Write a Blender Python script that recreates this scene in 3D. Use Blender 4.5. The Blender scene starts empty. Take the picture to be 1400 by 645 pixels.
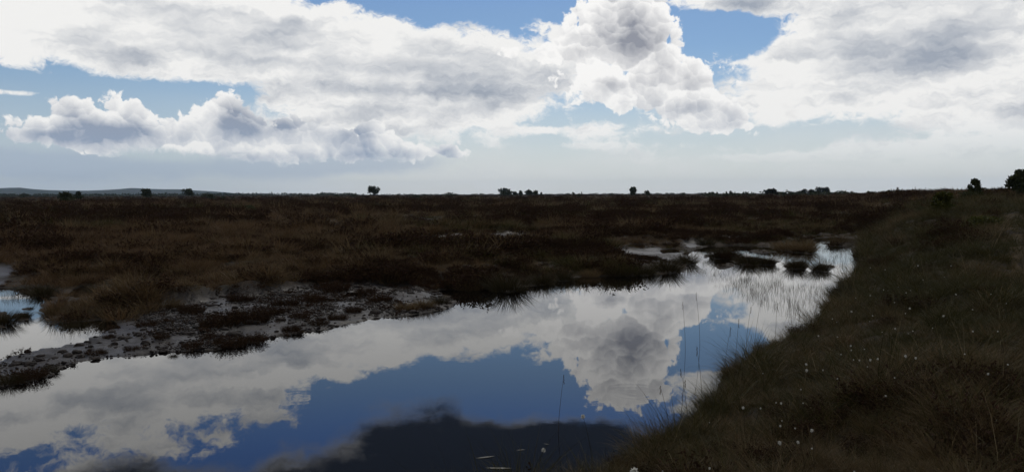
import bpy, bmesh, math, random
import numpy as np
from mathutils import Vector, Matrix

R = math.radians
scene = bpy.context.scene
col = scene.collection
rng = np.random.default_rng(7)
random.seed(7)

# ------------------------------------------------------------------ camera
CAM_Z = 2.60            # eye height above the water of the pool
FPX = 1078.0            # focal length in pixels of the 1400 px wide photograph
PITCH = math.atan((322.5 - 264.6) / FPX)
ROLL = R(0.2)             # the horizon climbs a little to the right
cam_data = bpy.data.cameras.new('camera')
cam_data.sensor_width = 36.0
cam_data.lens = 36.0 * FPX / 1400.0
cam_data.clip_start = 0.05
cam_data.clip_end = 60000.0
cam = bpy.data.objects.new('camera', cam_data)
col.objects.link(cam)
cam.location = (0, 0, CAM_Z)
cam.rotation_euler = (Matrix.Rotation(math.pi / 2 - PITCH, 3, 'X') @ Matrix.Rotation(-ROLL, 3, 'Z')).to_euler()
scene.camera = cam
scene.view_settings.view_transform = 'Standard'
scene.view_settings.look = 'None'
scene.view_settings.exposure = 0.0
scene.view_settings.gamma = 1.0
scene.view_settings.use_curve_mapping = False

def ray(x, y):
    """world direction of a point of the 1400 x 645 photograph"""
    a, b = (x - 700.0) / FPX, -(y - 322.5) / FPX
    a, b = a * math.cos(ROLL) + b * math.sin(ROLL), b * math.cos(ROLL) - a * math.sin(ROLL)
    c, s = math.cos(PITCH), math.sin(PITCH)
    return np.array([a, c + b * s, b * c - s])

def azel(x, y):
    d = ray(x, y); d /= np.linalg.norm(d)
    return math.degrees(math.atan2(d[0], d[1])), math.degrees(math.asin(d[2]))

def ground(x, y, z=0.0):
    """where that direction meets the level z"""
    d = ray(x, y)
    t = (z - CAM_Z) / d[2]
    return d[0] * t, d[1] * t

# ------------------------------------------------------------------ sky
SUN_EL, SUN_AZ = 47.0, 8.0          # in front of the camera, a little to the right, above the frame
world = bpy.data.worlds.new('World')
scene.world = world
world.use_nodes = True
world.cycles.sampling_method = 'MANUAL'
world.cycles.sample_map_resolution = 256
wt = world.node_tree
wt.nodes.clear()

class E:
    """a socket with arithmetic"""
    def __init__(s, k): s.k = k
    def __add__(a, b): return M('ADD', a, b)
    __radd__ = __add__
    def __sub__(a, b): return M('SUBTRACT', a, b)
    def __rsub__(a, b): return M('SUBTRACT', b, a)
    def __mul__(a, b): return M('MULTIPLY', a, b)
    __rmul__ = __mul__
    def __truediv__(a, b): return M('DIVIDE', a, b)
    def __rtruediv__(a, b): return M('DIVIDE', b, a)

TREE = wt
def put(sock, v):
    if isinstance(v, E): TREE.links.new(v.k, sock)
    elif isinstance(v, (tuple, list)) and sock.type == 'RGBA' and len(v) == 3: sock.default_value = (*v, 1)
    else: sock.default_value = v
def M(op, a, b=None, c=None, clamp=False):
    n = TREE.nodes.new('ShaderNodeMath'); n.operation = op; n.use_clamp = clamp
    for i, v in enumerate((a, b, c)):
        if v is not None: put(n.inputs[i], v)
    return E(n.outputs[0])
def VM(op, a, b=None, scale=None):
    n = TREE.nodes.new('ShaderNodeVectorMath'); n.operation = op
    put(n.inputs[0], a)
    if b is not None: put(n.inputs[1], b)
    if scale is not None: put(n.inputs['Scale'], scale)
    return E(n.outputs['Value'] if op in ('DOT_PRODUCT', 'LENGTH', 'DISTANCE') else n.outputs['Vector'])
def XYZ(x, y, z):
    n = TREE.nodes.new('ShaderNodeCombineXYZ')
    for i, v in enumerate((x, y, z)): put(n.inputs[i], v)
    return E(n.outputs[0])
def SEP(v):
    n = TREE.nodes.new('ShaderNodeSeparateXYZ'); put(n.inputs[0], v)
    return [E(o) for o in n.outputs]
def MAPR(v, a, b, c=0.0, d=1.0, kind='SMOOTHSTEP'):
    n = TREE.nodes.new('ShaderNodeMapRange'); n.interpolation_type = kind
    put(n.inputs[0], v)
    for i, q in zip((1, 2, 3, 4), (a, b, c, d)): put(n.inputs[i], q)
    return E(n.outputs[0])
def NOISE(vec, scale=1.0, detail=4.0, rough=0.5, lac=2.0, dist=0.0, colour=False, kind='FBM', dim='2D'):
    n = TREE.nodes.new('ShaderNodeTexNoise'); n.noise_dimensions = dim; n.noise_type = kind
    put(n.inputs['Vector'], vec)
    n.inputs['Scale'].default_value = scale; n.inputs['Detail'].default_value = detail
    n.inputs['Roughness'].default_value = rough; n.inputs['Lacunarity'].default_value = lac
    n.inputs['Distortion'].default_value = dist
    return E(n.outputs['Color' if colour else 'Fac'])
def VORO(vec, scale=1.0, detail=0.0, rough=0.5, lac=2.0, feature='F1', smooth=None, out='Distance', dim='2D'):
    n = TREE.nodes.new('ShaderNodeTexVoronoi'); n.feature = feature; n.normalize = True; n.voronoi_dimensions = dim
    put(n.inputs['Vector'], vec)
    n.inputs['Scale'].default_value = scale; n.inputs['Detail'].default_value = detail
    n.inputs['Roughness'].default_value = rough; n.inputs['Lacunarity'].default_value = lac
    if smooth is not None: n.inputs['Smoothness'].default_value = smooth
    return E(n.outputs[out])
def MIX(f, a, b, mode='MIX'):
    n = TREE.nodes.new('ShaderNodeMix'); n.data_type = 'RGBA'; n.blend_type = mode
    put(n.inputs[0], f); put(n.inputs[6], a); put(n.inputs[7], b)
    return E(n.outputs[2])
def BLOB(p, loc, size, rot=0.0):
    """1 in the middle of an ellipse, fading outwards"""
    n = TREE.nodes.new('ShaderNodeVectorMath'); n.operation = 'MULTIPLY_ADD'
    put(n.inputs[0], p)
    n.inputs[1].default_value = (1.0 / size[0], 1.0 / size[1], 0)
    n.inputs[2].default_value = (-loc[0] / size[0], -loc[1] / size[1], 0)
    q = VM('DOT_PRODUCT', E(n.outputs[0]), E(n.outputs[0]))
    return M('POWER', 0.45, q)
def FIELD(p, blobs, base=0.0):
    """sum of weighted ellipses given in degrees of azimuth and elevation"""
    acc = None
    for (loc, size, rot, w) in blobs:
        b = BLOB(p, loc, size, rot)
        acc = M('MULTIPLY_ADD', b, w, base if acc is None else acc)
    return acc
def px(blobs):
    """ellipses written in pixels of the photograph (r: as mirrored in the pool) -> degrees"""
    out = []
    for b in blobs:
        cx, cy, rx, ry, rot, w = b[:6]
        if len(b) > 6:
            a, e = azel(cx, cy); e = -e
        else:
            a, e = azel(cx, cy)
        out.append(((a, e), (rx * 0.0515, ry * 0.0515), rot, w))
    return out

SKY_STRENGTH = 0.05
def rad(r, g, b):                                     # a radiance as it should arrive at the camera
    return (r / SKY_STRENGTH, g / SKY_STRENGTH, b / SKY_STRENGTH)
tc = wt.nodes.new('ShaderNodeTexCoord')
D = E(tc.outputs['Generated'])
dx, dy, dz = SEP(D)
az = M('ARCTAN2', dx, dy) * 57.29578
el = M('ARCSINE', dz) * 57.29578
P = XYZ(az, el, 0.0)
aside = MAPR(M('ABSOLUTE', az), 42.0, 80.0)           # round the sides and the back the same sky goes on
up = MAPR(el, 24.0, 36.0)
wide = M('MAXIMUM', aside, up)
wcol = NOISE(P, 0.8, 3, 0.55, colour=True)
wv = VM('SUBTRACT', wcol, (0.5, 0.5, 0.5))
Pw = VM('ADD', P, VM('MULTIPLY', wv, (1.1, 1.1, 0.0)))
Pf = VM('MULTIPLY', Pw, (0.62, 1.15, 0.0))            # drawn out sideways
wisp = NOISE(VM('MULTIPLY', Pw, (0.10, 0.34, 0.0)), 1.0, 6, 0.56)

sky = wt.nodes.new('ShaderNodeTexSky')
sky.sky_type = 'NISHITA'; sky.sun_disc = False
sky.sun_elevation = R(SUN_EL); sky.sun_rotation = R(SUN_AZ)
sky.altitude = 30; sky.air_density = 1.0; sky.dust_density = 0.4; sky.ozone_density = 2.0
base = MIX(1.0, E(sky.outputs[0]), MIX(MAPR(el, 12.5, 18.0), (1.0, 1.2, 1.42), (0.80, 1.15, 1.85)), 'MULTIPLY')
# pale air towards the horizon
veil = MAPR(el, -0.5, 10.5, 0.97, 0.0) * MAPR(wisp, 0.25, 0.65, 0.80, 1.0, 'LINEAR')
hcol = MIX(MAPR(az, -30.0, -4.0), rad(0.53, 0.59, 0.66), rad(0.73, 0.745, 0.745))
base = MIX(veil, base, hcol)

# ---- broken sheet of stratocumulus
S = px([
    (60, 10, 300, 62, 0, 1.2), (330, 55, 300, 62, 0, 1.15), (560, 100, 230, 62, 0, 1.2), (700, 105, 120, 50, 0, 0.7),
    (500, 165, 170, 40, 0, 0.75), (560, 205, 90, 30, 0, 0.4),
    (40, 118, 230, 28, 0, -1.15), (230, 142, 90, 18, 0, -0.75), (640, 210, 60, 30, 0, -0.5),
    (190, 528, 150, 46, 0, 0.95, 'r'), (10, 548, 60, 26, 0, -0.9, 'r'), (330, 600, 250, 22, 0, -1.0, 'r'),
    (640, 12, 110, 34, 0, -1.2), (700, -45, 230, 46, 0, -1.3), (520, 590, 200, 26, 0, -0.8, 'r'),
    (1200, 50, 190, 80, 0, 1.2), (1360, 90, 190, 105, 0, 1.0), (1110, 130, 110, 34, 0, 0.7), (1000, 2, 70, 22, 0, 1.1),
    (1290, 205, 240, 12, 0, 0.75), (1230, 228, 260, 5, 0, 0.55), (1100, 214, 140, 5, 0, 0.6), (1345, 185, 90, 6, 0, -0.6), (760, 200, 120, 5, 0, 0.5), (820, 180, 100, 15, 0, 0.8), (1390, 180, 120, 26, 0, 0.4), (738, 178, 24, 5, 0, 0.9), (20, 127, 40, 5, 0, 1.5),
    (968, 58, 56, 34, 0, -1.5), (1130, 180, 120, 18, 0, -1.0), (1010, 85, 40, 5, 0, 0.7),
    (1000, 488, 90, 20, 0, -1.3, 'r'), (985, 470, 60, 10, 0, -0.6, 'r'), (990, 555, 120, 38, 0, 0.9, 'r'), (1200, 480, 160, 60, 0, 0.6, 'r'),
    (690, 560, 80, 20, 0, 0.8, 'r'), (440, 575, 60, 16, 0, 0.85, 'r'), (330, 600, 90, 16, 0, 0.8, 'r'), (150, 628, 170, 26, 0, 1.3, 'r'), (830, 560, 30, 30, 0, 0.5, 'r'),
])
nS = NOISE(Pf, 0.42, 7, 0.64)
dS = FIELD(P, S, -0.42) + (nS - 0.5) * MAPR(el, 6.0, 13.0, 2.5, 3.4) + (wisp - 0.5) * 1.8 + wide * 0.75
aS = MAPR(dS, -0.12, 0.50) * MAPR(el, 0.8, 5.0)
grS = NOISE(VM('MULTIPLY', VM('ADD', Pf, (37.0, 13.0, 0.0)), (0.62, 1.3, 0.0)), 0.34, 6, 0.58)
greyS = FIELD(P, px([(440, 88, 110, 12, 0, 0.4), (560, 96, 90, 14, 0, 0.4), (705, 112, 90, 36, 0, 0.3), (390, 110, 70, 8, 0, 0.5), (500, 122, 90, 7, 0, 0.35), (480, 105, 60, 6, 0, -0.3), (560, 150, 100, 12, 0, 0.3), (330, 60, 80, 10, 0, 0.2),
                     (1215, 98, 100, 14, 0, 0.45), (1130, 75, 70, 10, 0, 0.25), (1330, 75, 90, 10, 0, 0.25), (1250, 112, 40, 8, 0, 0.3), (1015, 8, 40, 14, 0, 0.9), (1330, 60, 100, 26, 0, 0.15),
                     (60, 50, 240, 60, 0, -0.2), (1090, 130, 110, 60, 0, -0.2), (560, 190, 90, 34, 0, 0.3), (560, 40, 180, 20, 0, -0.2)]), -0.27)
shS = MAPR(MAPR(dS, 0.3, 1.7) * 0.35 + (grS - 0.5) * 2.6 + (nS - 0.5) * 0.8 + (wisp - 0.5) * 0.8 + greyS, -0.28, 1.0, kind='LINEAR')
colS = MIX(shS, rad(0.90, 0.895, 0.88), rad(0.35, 0.39, 0.46))

# ---- flat blue-grey shower bases low on the left
B = px([(110, 232, 230, 16, 0, 0.95), (390, 227, 190, 15, 0, 0.85), (10, 212, 90, 22, 0, 0.6), (520, 216, 80, 12, 0, 0.55)])
dB = FIELD(P, B, -0.25) + (wisp - 0.5) * 1.6
aB = MAPR(dB, 0.0, 0.9) * 0.62

# ---- heaped cumulus
C = px([
    (92, 156, 30, 20, 0, 1.25), (70, 180, 46, 18, 0, 1.15), (118, 176, 30, 20, 0, 0.8), (172, 160, 24, 26, 0, 1.25), (158, 184, 34, 14, 0, 0.8), (198, 172, 18, 14, 0, 0.8),
    (253, 176, 20, 16, 0, 1.15), (302, 148, 26, 20, 0, 1.25), (318, 168, 26, 16, 0, 0.9), (350, 182, 40, 14, 0, 0.8), (405, 176, 40, 18, 0, 1.0),
    (225, 200, 56, 14, 0, 1.1), (310, 204, 60, 18, 0, 1.2), (400, 206, 76, 18, 0, 1.2), (440, 190, 30, 16, 0, 0.6),
    (498, 186, 38, 26, 0, 1.1), (545, 206, 36, 14, 0, 1.0), (604, 206, 36, 11, 0, 1.25), (150, 207, 26, 6, 0, 0.8),
    (862, 22, 46, 46, 0, 1.3), (828, 8, 34, 34, 0, 0.8), (898, 20, 28, 46, 0, 0.7), (800, 62, 38, 34, 0, 1.1), (752, 66, 34, 16, 0, 0.6), (835, 104, 64, 34, 0, 1.1), (890, 92, 30, 24, 0, 0.9), (935, 104, 44, 30, 0, 1.05),
    (978, 134, 36, 30, 0, 0.95), (975, 168, 54, 14, 0, 1.05), (890, 138, 64, 20, 0, 0.8), (1014, 160, 20, 16, 0, 0.6),
    (690, 72, 40, 12, 0, 0.5),
])
def lobes(scale, off, feat):
    n = TREE.nodes.new('ShaderNodeTexVoronoi'); n.voronoi_dimensions = '2D'; n.feature = feat
    if feat != 'F1': n.inputs['Smoothness'].default_value = 0.22
    v = VM('ADD', Pc, (off, off * 0.7, 0.0))
    put(n.inputs['Vector'], v); n.inputs['Scale'].default_value = scale
    d = E(n.outputs['Distance'])
    rel = VM('SUBTRACT', v, VM('SCALE', E(n.outputs['Position']), scale=1.0))
    lit = VM('DOT_PRODUCT', rel, (0.25 * scale, 0.95 * scale, 0.0))
    return 1.0 - d * d * 1.4, lit
Pc = VM('ADD', P, VM('MULTIPLY', wv, (0.9, 0.9, 0.0)))
b1, l1 = lobes(0.52, 3.3, 'SMOOTH_F1')
b2, l2 = lobes(1.45, 11.7, 'SMOOTH_F1')
nC = NOISE(Pc, 2.2, 5, 0.6)
bumps = (b1 - 0.6) * 0.85 + (b2 - 0.6) * 0.42 + (nC - 0.5) * 0.75
dC = FIELD(P, C, -0.74) + bumps - wide * 3.0
aC = MAPR(dC, -0.04, 0.19) * MAPR(el + (wisp - 0.5) * 4.0 + (nC - 0.5) * 1.2, 1.9, 3.0)
shadeC = FIELD(P, px([(866, 56, 34, 22, 0, 0.8), (880, 16, 24, 36, 0, 0.15), (842, 116, 26, 8, 0, 0.6), (935, 148, 56, 10, 0, 0.55), (862, 22, 20, 18, 0, 0.2), (985, 172, 40, 6, 0, 0.25), (805, 92, 30, 18, 0, -0.25), (960, 105, 24, 20, 0, 0.2),
                      (78, 188, 62, 13, 0, 1.0), (112, 170, 22, 12, 0, 0.45), (172, 178, 34, 11, 0, 0.8), (320, 164, 22, 18, 0, 1.0), (376, 174, 50, 13, 0, 0.9), (488, 188, 26, 26, 0, 1.0), (614, 212, 14, 8, 0, 0.8), (540, 212, 50, 8, 0, 0.6), (400, 216, 110, 7, 0, 0.5), (262, 216, 50, 6, 0, 0.5),
                      (330, 200, 90, 8, 0, -0.2)]), -0.10)
fluff = NOISE(VM('ADD', Pc, (5.0, 21.0, 0.0)), 0.55, 5, 0.55)
shC = MAPR(MAPR(dC, 0.05, 1.5) * 0.42 + shadeC - l1 * 0.46 - l2 * 0.20 + (0.5 - nC) * 0.45 + (0.5 - fluff) * 1.1, -0.12, 1.22, kind='LINEAR')
lowC = MAPR(el, 2.0, 9.0)
colC = MIX(shC, MIX(lowC, rad(0.88, 0.88, 0.87), rad(0.96, 0.95, 0.935)), MIX(lowC, rad(0.30, 0.37, 0.49), rad(0.29, 0.305, 0.355)))

# ---- dark low cloud higher up, seen only in the pool, and on overhead
H = px([(640, 632, 250, 54, 0, 1.7, 'r'), (770, 612, 150, 26, 0, 0.6, 'r'), (70, 668, 200, 30, 0, 0.9, 'r'), (560, 705, 330, 56, 0, 1.2, 'r'), (900, 690, 260, 60, 0, 1.2, 'r'), (330, 615, 60, 26, 0, -0.6, 'r')])
nH = NOISE(Pf, 0.20, 5, 0.55)
dH = FIELD(P, H, -0.45) + MAPR(el, 21.0, 27.0, 0.0, 0.9) + (nH - 0.5) * 1.9
aH = MAPR(dH, -0.05, 0.6)
shH = MAPR(dH + (wisp - 0.5) * 1.6, 0.0, 0.8)
colH = MIX(shH, rad(0.42, 0.43, 0.45), rad(0.036, 0.050, 0.082))

def BG(c):
    n = wt.nodes.new('ShaderNodeBackground'); put(n.inputs[0], c); n.inputs[1].default_value = SKY_STRENGTH
    return n.outputs[0]
def OVER(f, a, b):
    n = wt.nodes.new('ShaderNodeMixShader'); put(n.inputs[0], f)
    wt.links.new(a, n.inputs[1]); wt.links.new(b, n.inputs[2])
    return n.outputs[0]
c = OVER(aS, BG(base), BG(colS))
c = OVER(aB, c, BG(rad(0.36, 0.44, 0.555)))
c = OVER(aC, c, BG(colC))
c = OVER(aH, c, BG(colH))
wo = wt.nodes.new('ShaderNodeOutputWorld')
wt.links.new(c, wo.inputs[0])

# ------------------------------------------------------------------ sun
sun_data = bpy.data.lights.new('sun', 'SUN')
sun_data.energy = 1.0; sun_data.angle = R(10.0); sun_data.color = (1.0, 0.95, 0.86)
sun = bpy.data.objects.new('sun', sun_data)
col.objects.link(sun)
sd = Vector((math.sin(R(SUN_AZ)) * math.cos(R(SUN_EL)), math.cos(R(SUN_AZ)) * math.cos(R(SUN_EL)), math.sin(R(SUN_EL))))
sun.rotation_euler = sd.to_track_quat('Z', 'Y').to_euler()
sun.location = (0, 0, 30)
# ------------------------------------------------------------------ helpers: noise, outlines, meshes
def _hash(ix, iy, seed):
    h = (ix.astype(np.int64) * 374761393 + iy.astype(np.int64) * 668265263 + seed * 974711) & 0x7fffffff
    h = ((h ^ (h >> 13)) * 1274126177) & 0x7fffffff
    return ((h ^ (h >> 16)) & 0xffff) / 65535.0
def vnoise(x, y, seed=0):
    ix, iy = np.floor(x), np.floor(y)
    fx, fy = x - ix, y - iy
    fx = fx * fx * (3 - 2 * fx); fy = fy * fy * (3 - 2 * fy)
    a, b = _hash(ix, iy, seed), _hash(ix + 1, iy, seed)
    c, d = _hash(ix, iy + 1, seed), _hash(ix + 1, iy + 1, seed)
    return (a * (1 - fx) + b * fx) * (1 - fy) + (c * (1 - fx) + d * fx) * fy
def fbm(x, y, seed=0, octaves=4, gain=0.5):
    s = 0.0; amp = 1.0; tot = 0.0
    for k in range(octaves):
        s = s + amp * vnoise(x * 2 ** k + 17.3 * k, y * 2 ** k - 9.1 * k, seed + k); tot += amp; amp *= gain
    return s / tot
def sstep(v, a, b):
    t = np.clip((v - a) / (b - a), 0, 1)
    return t * t * (3 - 2 * t)
def outline(pts, z=0.0):
    return np.array([ground(x, y, z) for x, y in pts])
def sdist(px_, py_, poly):
    """signed distance to a closed outline, negative inside"""
    px_ = np.asarray(px_, float); py_ = np.asarray(py_, float)
    best = np.full(px_.shape, 1e18); inside = np.zeros(px_.shape, bool)
    n = len(poly)
    for i in range(n):
        ax, ay = poly[i]; bx, by = poly[(i + 1) % n]
        ex, ey = bx - ax, by - ay
        t = np.clip(((px_ - ax) * ex + (py_ - ay) * ey) / (ex * ex + ey * ey + 1e-12), 0, 1)
        d = (px_ - ax - t * ex) ** 2 + (py_ - ay - t * ey) ** 2
        best = np.minimum(best, d)
        if ay != by:
            c = ((ay > py_) != (by > py_)) & (px_ < (bx - ax) * (py_ - ay) / (by - ay) + ax)
            inside ^= c
    return np.where(inside, -1, 1) * np.sqrt(best)

# shores of the pools, of the mud spit and of the grassy bank, as seen from the camera's place
MAIN_SHORE = [(-500, 640), (-150, 548), (0, 531), (22, 527), (45, 520), (72, 515), (88, 502), (112, 494), (160, 488), (230, 482), (290, 478), (330, 469), (370, 461), (402, 458),
              (440, 450), (470, 442), (500, 437), (540, 433), (562, 431), (592, 426), (612, 418), (618, 411), (606, 405), (590, 400), (600, 396), (640, 396), (690, 397), (735, 390), (765, 384),
              (790, 379), (830, 378), (860, 378), (900, 376), (928, 372), (944, 362), (938, 352), (950, 342), (968, 337), (1010, 335), (1050, 337), (1082, 345), (1108, 347), (1114, 336), (1112, 326),
              (1150, 324), (1180, 329), (1176, 337), (1168, 342), (1176, 360), (1172, 384), (1144, 396), (1134, 420), (1128, 438), (1106, 455), (1076, 466), (1040, 484), (1012, 505), (990, 528), (968, 555),
              (945, 580), (915, 606), (880, 626), (840, 645), (780, 672), (680, 705), (480, 740), (100, 790), (-700, 900)]
LEFT_SHORE = [(-420, 510), (-100, 500), (0, 493), (45, 482), (104, 471), (146, 454), (166, 441), (118, 439), (78, 442), (56, 428), (52, 415), (70, 408), (84, 400), (74, 394), (45, 392), (18, 395), (0, 394), (-180, 392), (-400, 410)]
SMALL = [[(90, 404), (106, 392), (130, 391), (128, 401), (108, 408)], [(146, 398), (158, 390), (180, 392), (174, 402), (152, 404)], [(202, 394), (210, 385), (226, 389), (234, 403), (214, 406)],
         [(846, 337), (862, 334), (888, 334), (884, 338), (860, 339)], [(862, 352), (884, 349), (902, 351), (896, 356), (868, 356)], [(786, 355), (800, 353), (798, 357), (788, 358)],
         [(462, 402), (480, 397), (505, 399), (504, 406), (468, 406)], [(900, 342), (925, 340), (930, 345), (905, 347)]]
ISLETS = [[(964, 350), (990, 345), (1014, 349), (1006, 354), (975, 355)], [(1004, 357), (1030, 352), (1064, 357), (1058, 362), (1020, 363)], [(1020, 342), (1045, 340), (1062, 345), (1040, 348)], [(975, 362), (1000, 360), (1002, 365), (980, 367)], [(1072, 364), (1092, 357), (1108, 362), (1098, 369), (1080, 369)], [(1108, 370), (1120, 361), (1136, 364), (1130, 372)],
          [(1128, 333), (1150, 330), (1168, 334), (1150, 337), (1130, 337)], [(20, 433), (30, 428), (42, 431), (40, 437), (26, 438)], [(-20, 444), (0, 428), (10, 434), (8, 446), (-10, 450)], [(34, 421), (41, 418), (46, 421), (42, 425), (36, 425)]]
MUD = [(-300, 560), (-150, 549), (0, 533), (22, 529), (45, 522), (72, 517), (88, 504), (112, 496), (160, 490), (230, 484), (290, 480), (330, 471), (370, 463), (402, 460), (440, 452), (470, 444), (500, 439),
       (540, 435), (562, 433), (592, 428), (612, 420), (619, 411), (606, 404), (580, 398), (548, 393), (525, 390), (490, 388), (440, 392), (400, 400), (350, 405), (300, 406), (252, 420), (206, 430), (170, 440), (148, 453), (106, 470), (45, 480), (0, 491), (-100, 498), (-300, 520)]
MUD_FAR = [[(556, 334), (600, 329), (650, 326), (700, 323), (748, 322), (746, 326), (700, 330), (640, 333), (600, 336)], [(0, 392), (-60, 392), (-60, 376), (0, 375), (24, 376), (22, 382)],
           [(232, 317), (300, 313), (340, 312), (330, 316), (260, 319)], [(420, 312), (470, 310), (520, 313), (470, 315)], [(1215, 300), (1232, 298), (1228, 306), (1220, 308)],
           [(840, 345), (900, 340), (935, 345), (930, 357), (880, 360), (850, 356)], [(930, 334), (960, 331), (968, 335), (945, 340)]]
BANK = [(-900, 1400), (480, 760), (680, 712), (780, 676), (840, 649), (880, 630), (915, 610), (945, 584), (968, 559), (990, 532), (1012, 509), (1040, 488), (1076, 470), (1106, 459), (1130, 440), (1138, 420), (1148, 398),
        (1176, 386), (1180, 360), (1175, 342), (1190, 330), (1240, 312), (1290, 298), (1400, 293), (1700, 290), (2300, 400), (3000, 1400)]
POOLS = [outline(p) for p in [MAIN_SHORE, LEFT_SHORE] + SMALL]
ISLES = [outline(p) for p in ISLETS]
MUDS = [outline(p) for p in [MUD] + MUD_FAR]
BANKP = outline(BANK, 0.0)

def dist_water(x, y):
    d = np.full(np.shape(x), 1e9)
    wob = (fbm(x * 1.3, y * 1.3, 31, 3) - 0.5) * 0.5 + (fbm(x * 5.0, y * 5.0, 33, 2) - 0.5) * 0.22
    for p in POOLS: d = np.minimum(d, sdist(x, y, p))
    for p in ISLES: d = np.maximum(d, -sdist(x, y, p))
    return d + wob * sstep(y, 6.0, 12.0)
def dist_mud(x, y):
    d = np.full(np.shape(x), 1e9)
    for p in MUDS: d = np.minimum(d, sdist(x, y, p))
    return d + (fbm(x * 0.9, y * 0.9, 41, 3) - 0.5) * 0.9

def land(x, y):
    """height of the ground, with the masks for mud, bank and distance to the water"""
    x = np.asarray(x, float); y = np.asarray(y, float)
    r = np.hypot(x, y)
    near = r < 130
    dw = np.full(x.shape, 60.0); dm = np.full(x.shape, 60.0); db = np.full(x.shape, 60.0)
    if near.any():
        dw[near] = dist_water(x[near], y[near]); dm[near] = dist_mud(x[near], y[near]); db[near] = sdist(x[near], y[near], BANKP)
    azm = np.degrees(np.arctan2(x, y))
    hum = fbm(x * 0.45, y * 0.45, 3, 4) - 0.45
    hum2 = fbm(x * 0.09, y * 0.09, 9, 3) - 0.5
    small = fbm(x * 2.2, y * 2.2, 13, 3) - 0.5
    moor = 0.02 + 0.27 * sstep(dw, 0.0, 2.5) + 0.55 * hum * sstep(dw, 0.3, 2.5) + 0.7 * hum2 * sstep(r, 20, 60) + 0.06 * small
    bank = 0.10 + 0.45 * sstep(-db, 0.0, 2.8) + 0.50 * hum * sstep(-db, 0.3, 2.0) + 0.24 * small * sstep(-db, 0.1, 0.8) + 0.35 * sstep(-db, 2.0, 9.0)
    b = sstep(-db, -0.3, 0.4)
    z = moor * (1 - b) + bank * b
    z = z + 1.05 * sstep(azm, 21.5, 29) * (1 - sstep(azm, 90, 150)) * sstep(r, 13, 40)
    z = z + 0.8 * sstep(azm, 14, 29) * (1 - sstep(azm, 90, 150)) * sstep(r, 35, 230) * (1 - 0.4 * sstep(r, 400, 2000))
    m = 1 - sstep(dm, -0.15, 0.25)
    m = m * (1 - b)
    mud = 0.012 + 0.05 * sstep(dw, 0.0, 1.5) + 0.10 * (fbm(x * 2.4, y * 2.4, 57, 4) - 0.42)
    mud = np.where(dw > 0.25, mud, np.maximum(mud, 0.012))
    azq = (r > 24) & (azm < 6.5)
    mud = np.where(azq, np.maximum(z * 0.8 + 0.02, 0.05), mud)
    z = z * (1 - m) + mud * m
    z = np.maximum(z, np.where(m > 0.6, -0.02, 0.010 + 0.03 * sstep(dw, 0.0, 0.6)))
    wet = sstep(-dw, 0.0, 0.45)
    z = np.where(dw < 0, np.minimum(z, 0.012) * (1 - wet) - 0.02 * sstep(-dw, 0.0, 0.06) - 0.34 * wet, z)
    return z, m, b, dw

BACK = outline([(905, 318), (1200, 316), (1195, 385), (1120, 392), (900, 392)])
def mesh_from(name, verts, faces, mat=None, smooth=False):
    me = bpy.data.meshes.new(name)
    verts = np.asarray(verts, np.float32)
    me.vertices.add(len(verts)); me.vertices.foreach_set('co', verts.ravel())
    faces = np.asarray(faces, np.int32)
    k = faces.shape[1]
    me.loops.add(faces.size); me.loops.foreach_set('vertex_index', faces.ravel())
    me.polygons.add(len(faces)); me.polygons.foreach_set('loop_start', np.arange(0, faces.size, k, dtype=np.int32))
    me.polygons.foreach_set('loop_total', np.full(len(faces), k, np.int32))
    if smooth: me.polygons.foreach_set('use_smooth', np.ones(len(faces), bool))
    me.update(calc_edges=True)
    if mat is not None: me.materials.append(mat)
    return me
def link(name, data, parent=None, loc=None, rotz=0.0, scale=1.0):
    o = bpy.data.objects.new(name, data); col.objects.link(o)
    if parent is not None: o.parent = parent
    if loc is not None: o.location = loc
    o.rotation_euler = (0, 0, rotz)
    if scale != 1.0: o.scale = (scale, scale, scale) if np.isscalar(scale) else scale
    return o
def tag(o, label, cat, group=None):
    o['label'] = label; o['category'] = cat
    if group: o['group'] = group
    return o
def structure(o): o['kind'] = 'structure'; return o
def stuff(o, label, cat): o['kind'] = 'stuff'; o['label'] = label; o['category'] = cat; return o

# ------------------------------------------------------------------ materials
def material(name):
    global TREE
    m = bpy.data.materials.new(name); m.use_nodes = True
    TREE = m.node_tree
    b = TREE.nodes['Principled BSDF']
    return m, b
def setin(b, **kw):
    for k, v in kw.items():
        put(b.inputs[k.replace('_', ' ')], v)
def coords():
    n = TREE.nodes.new('ShaderNodeNewGeometry'); return E(n.outputs['Position'])
def attr(name):
    n = TREE.nodes.new('ShaderNodeAttribute'); n.attribute_name = name; return E(n.outputs['Fac'])
def inst_random():
    n = TREE.nodes.new('ShaderNodeObjectInfo'); return E(n.outputs['Random'])
def bump(b, h, strength, dist):
    n = TREE.nodes.new('ShaderNodeBump'); n.inputs['Strength'].default_value = strength; n.inputs['Distance'].default_value = dist
    put(n.inputs['Height'], h); TREE.links.new(n.outputs[0], b.inputs['Normal'])

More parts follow.
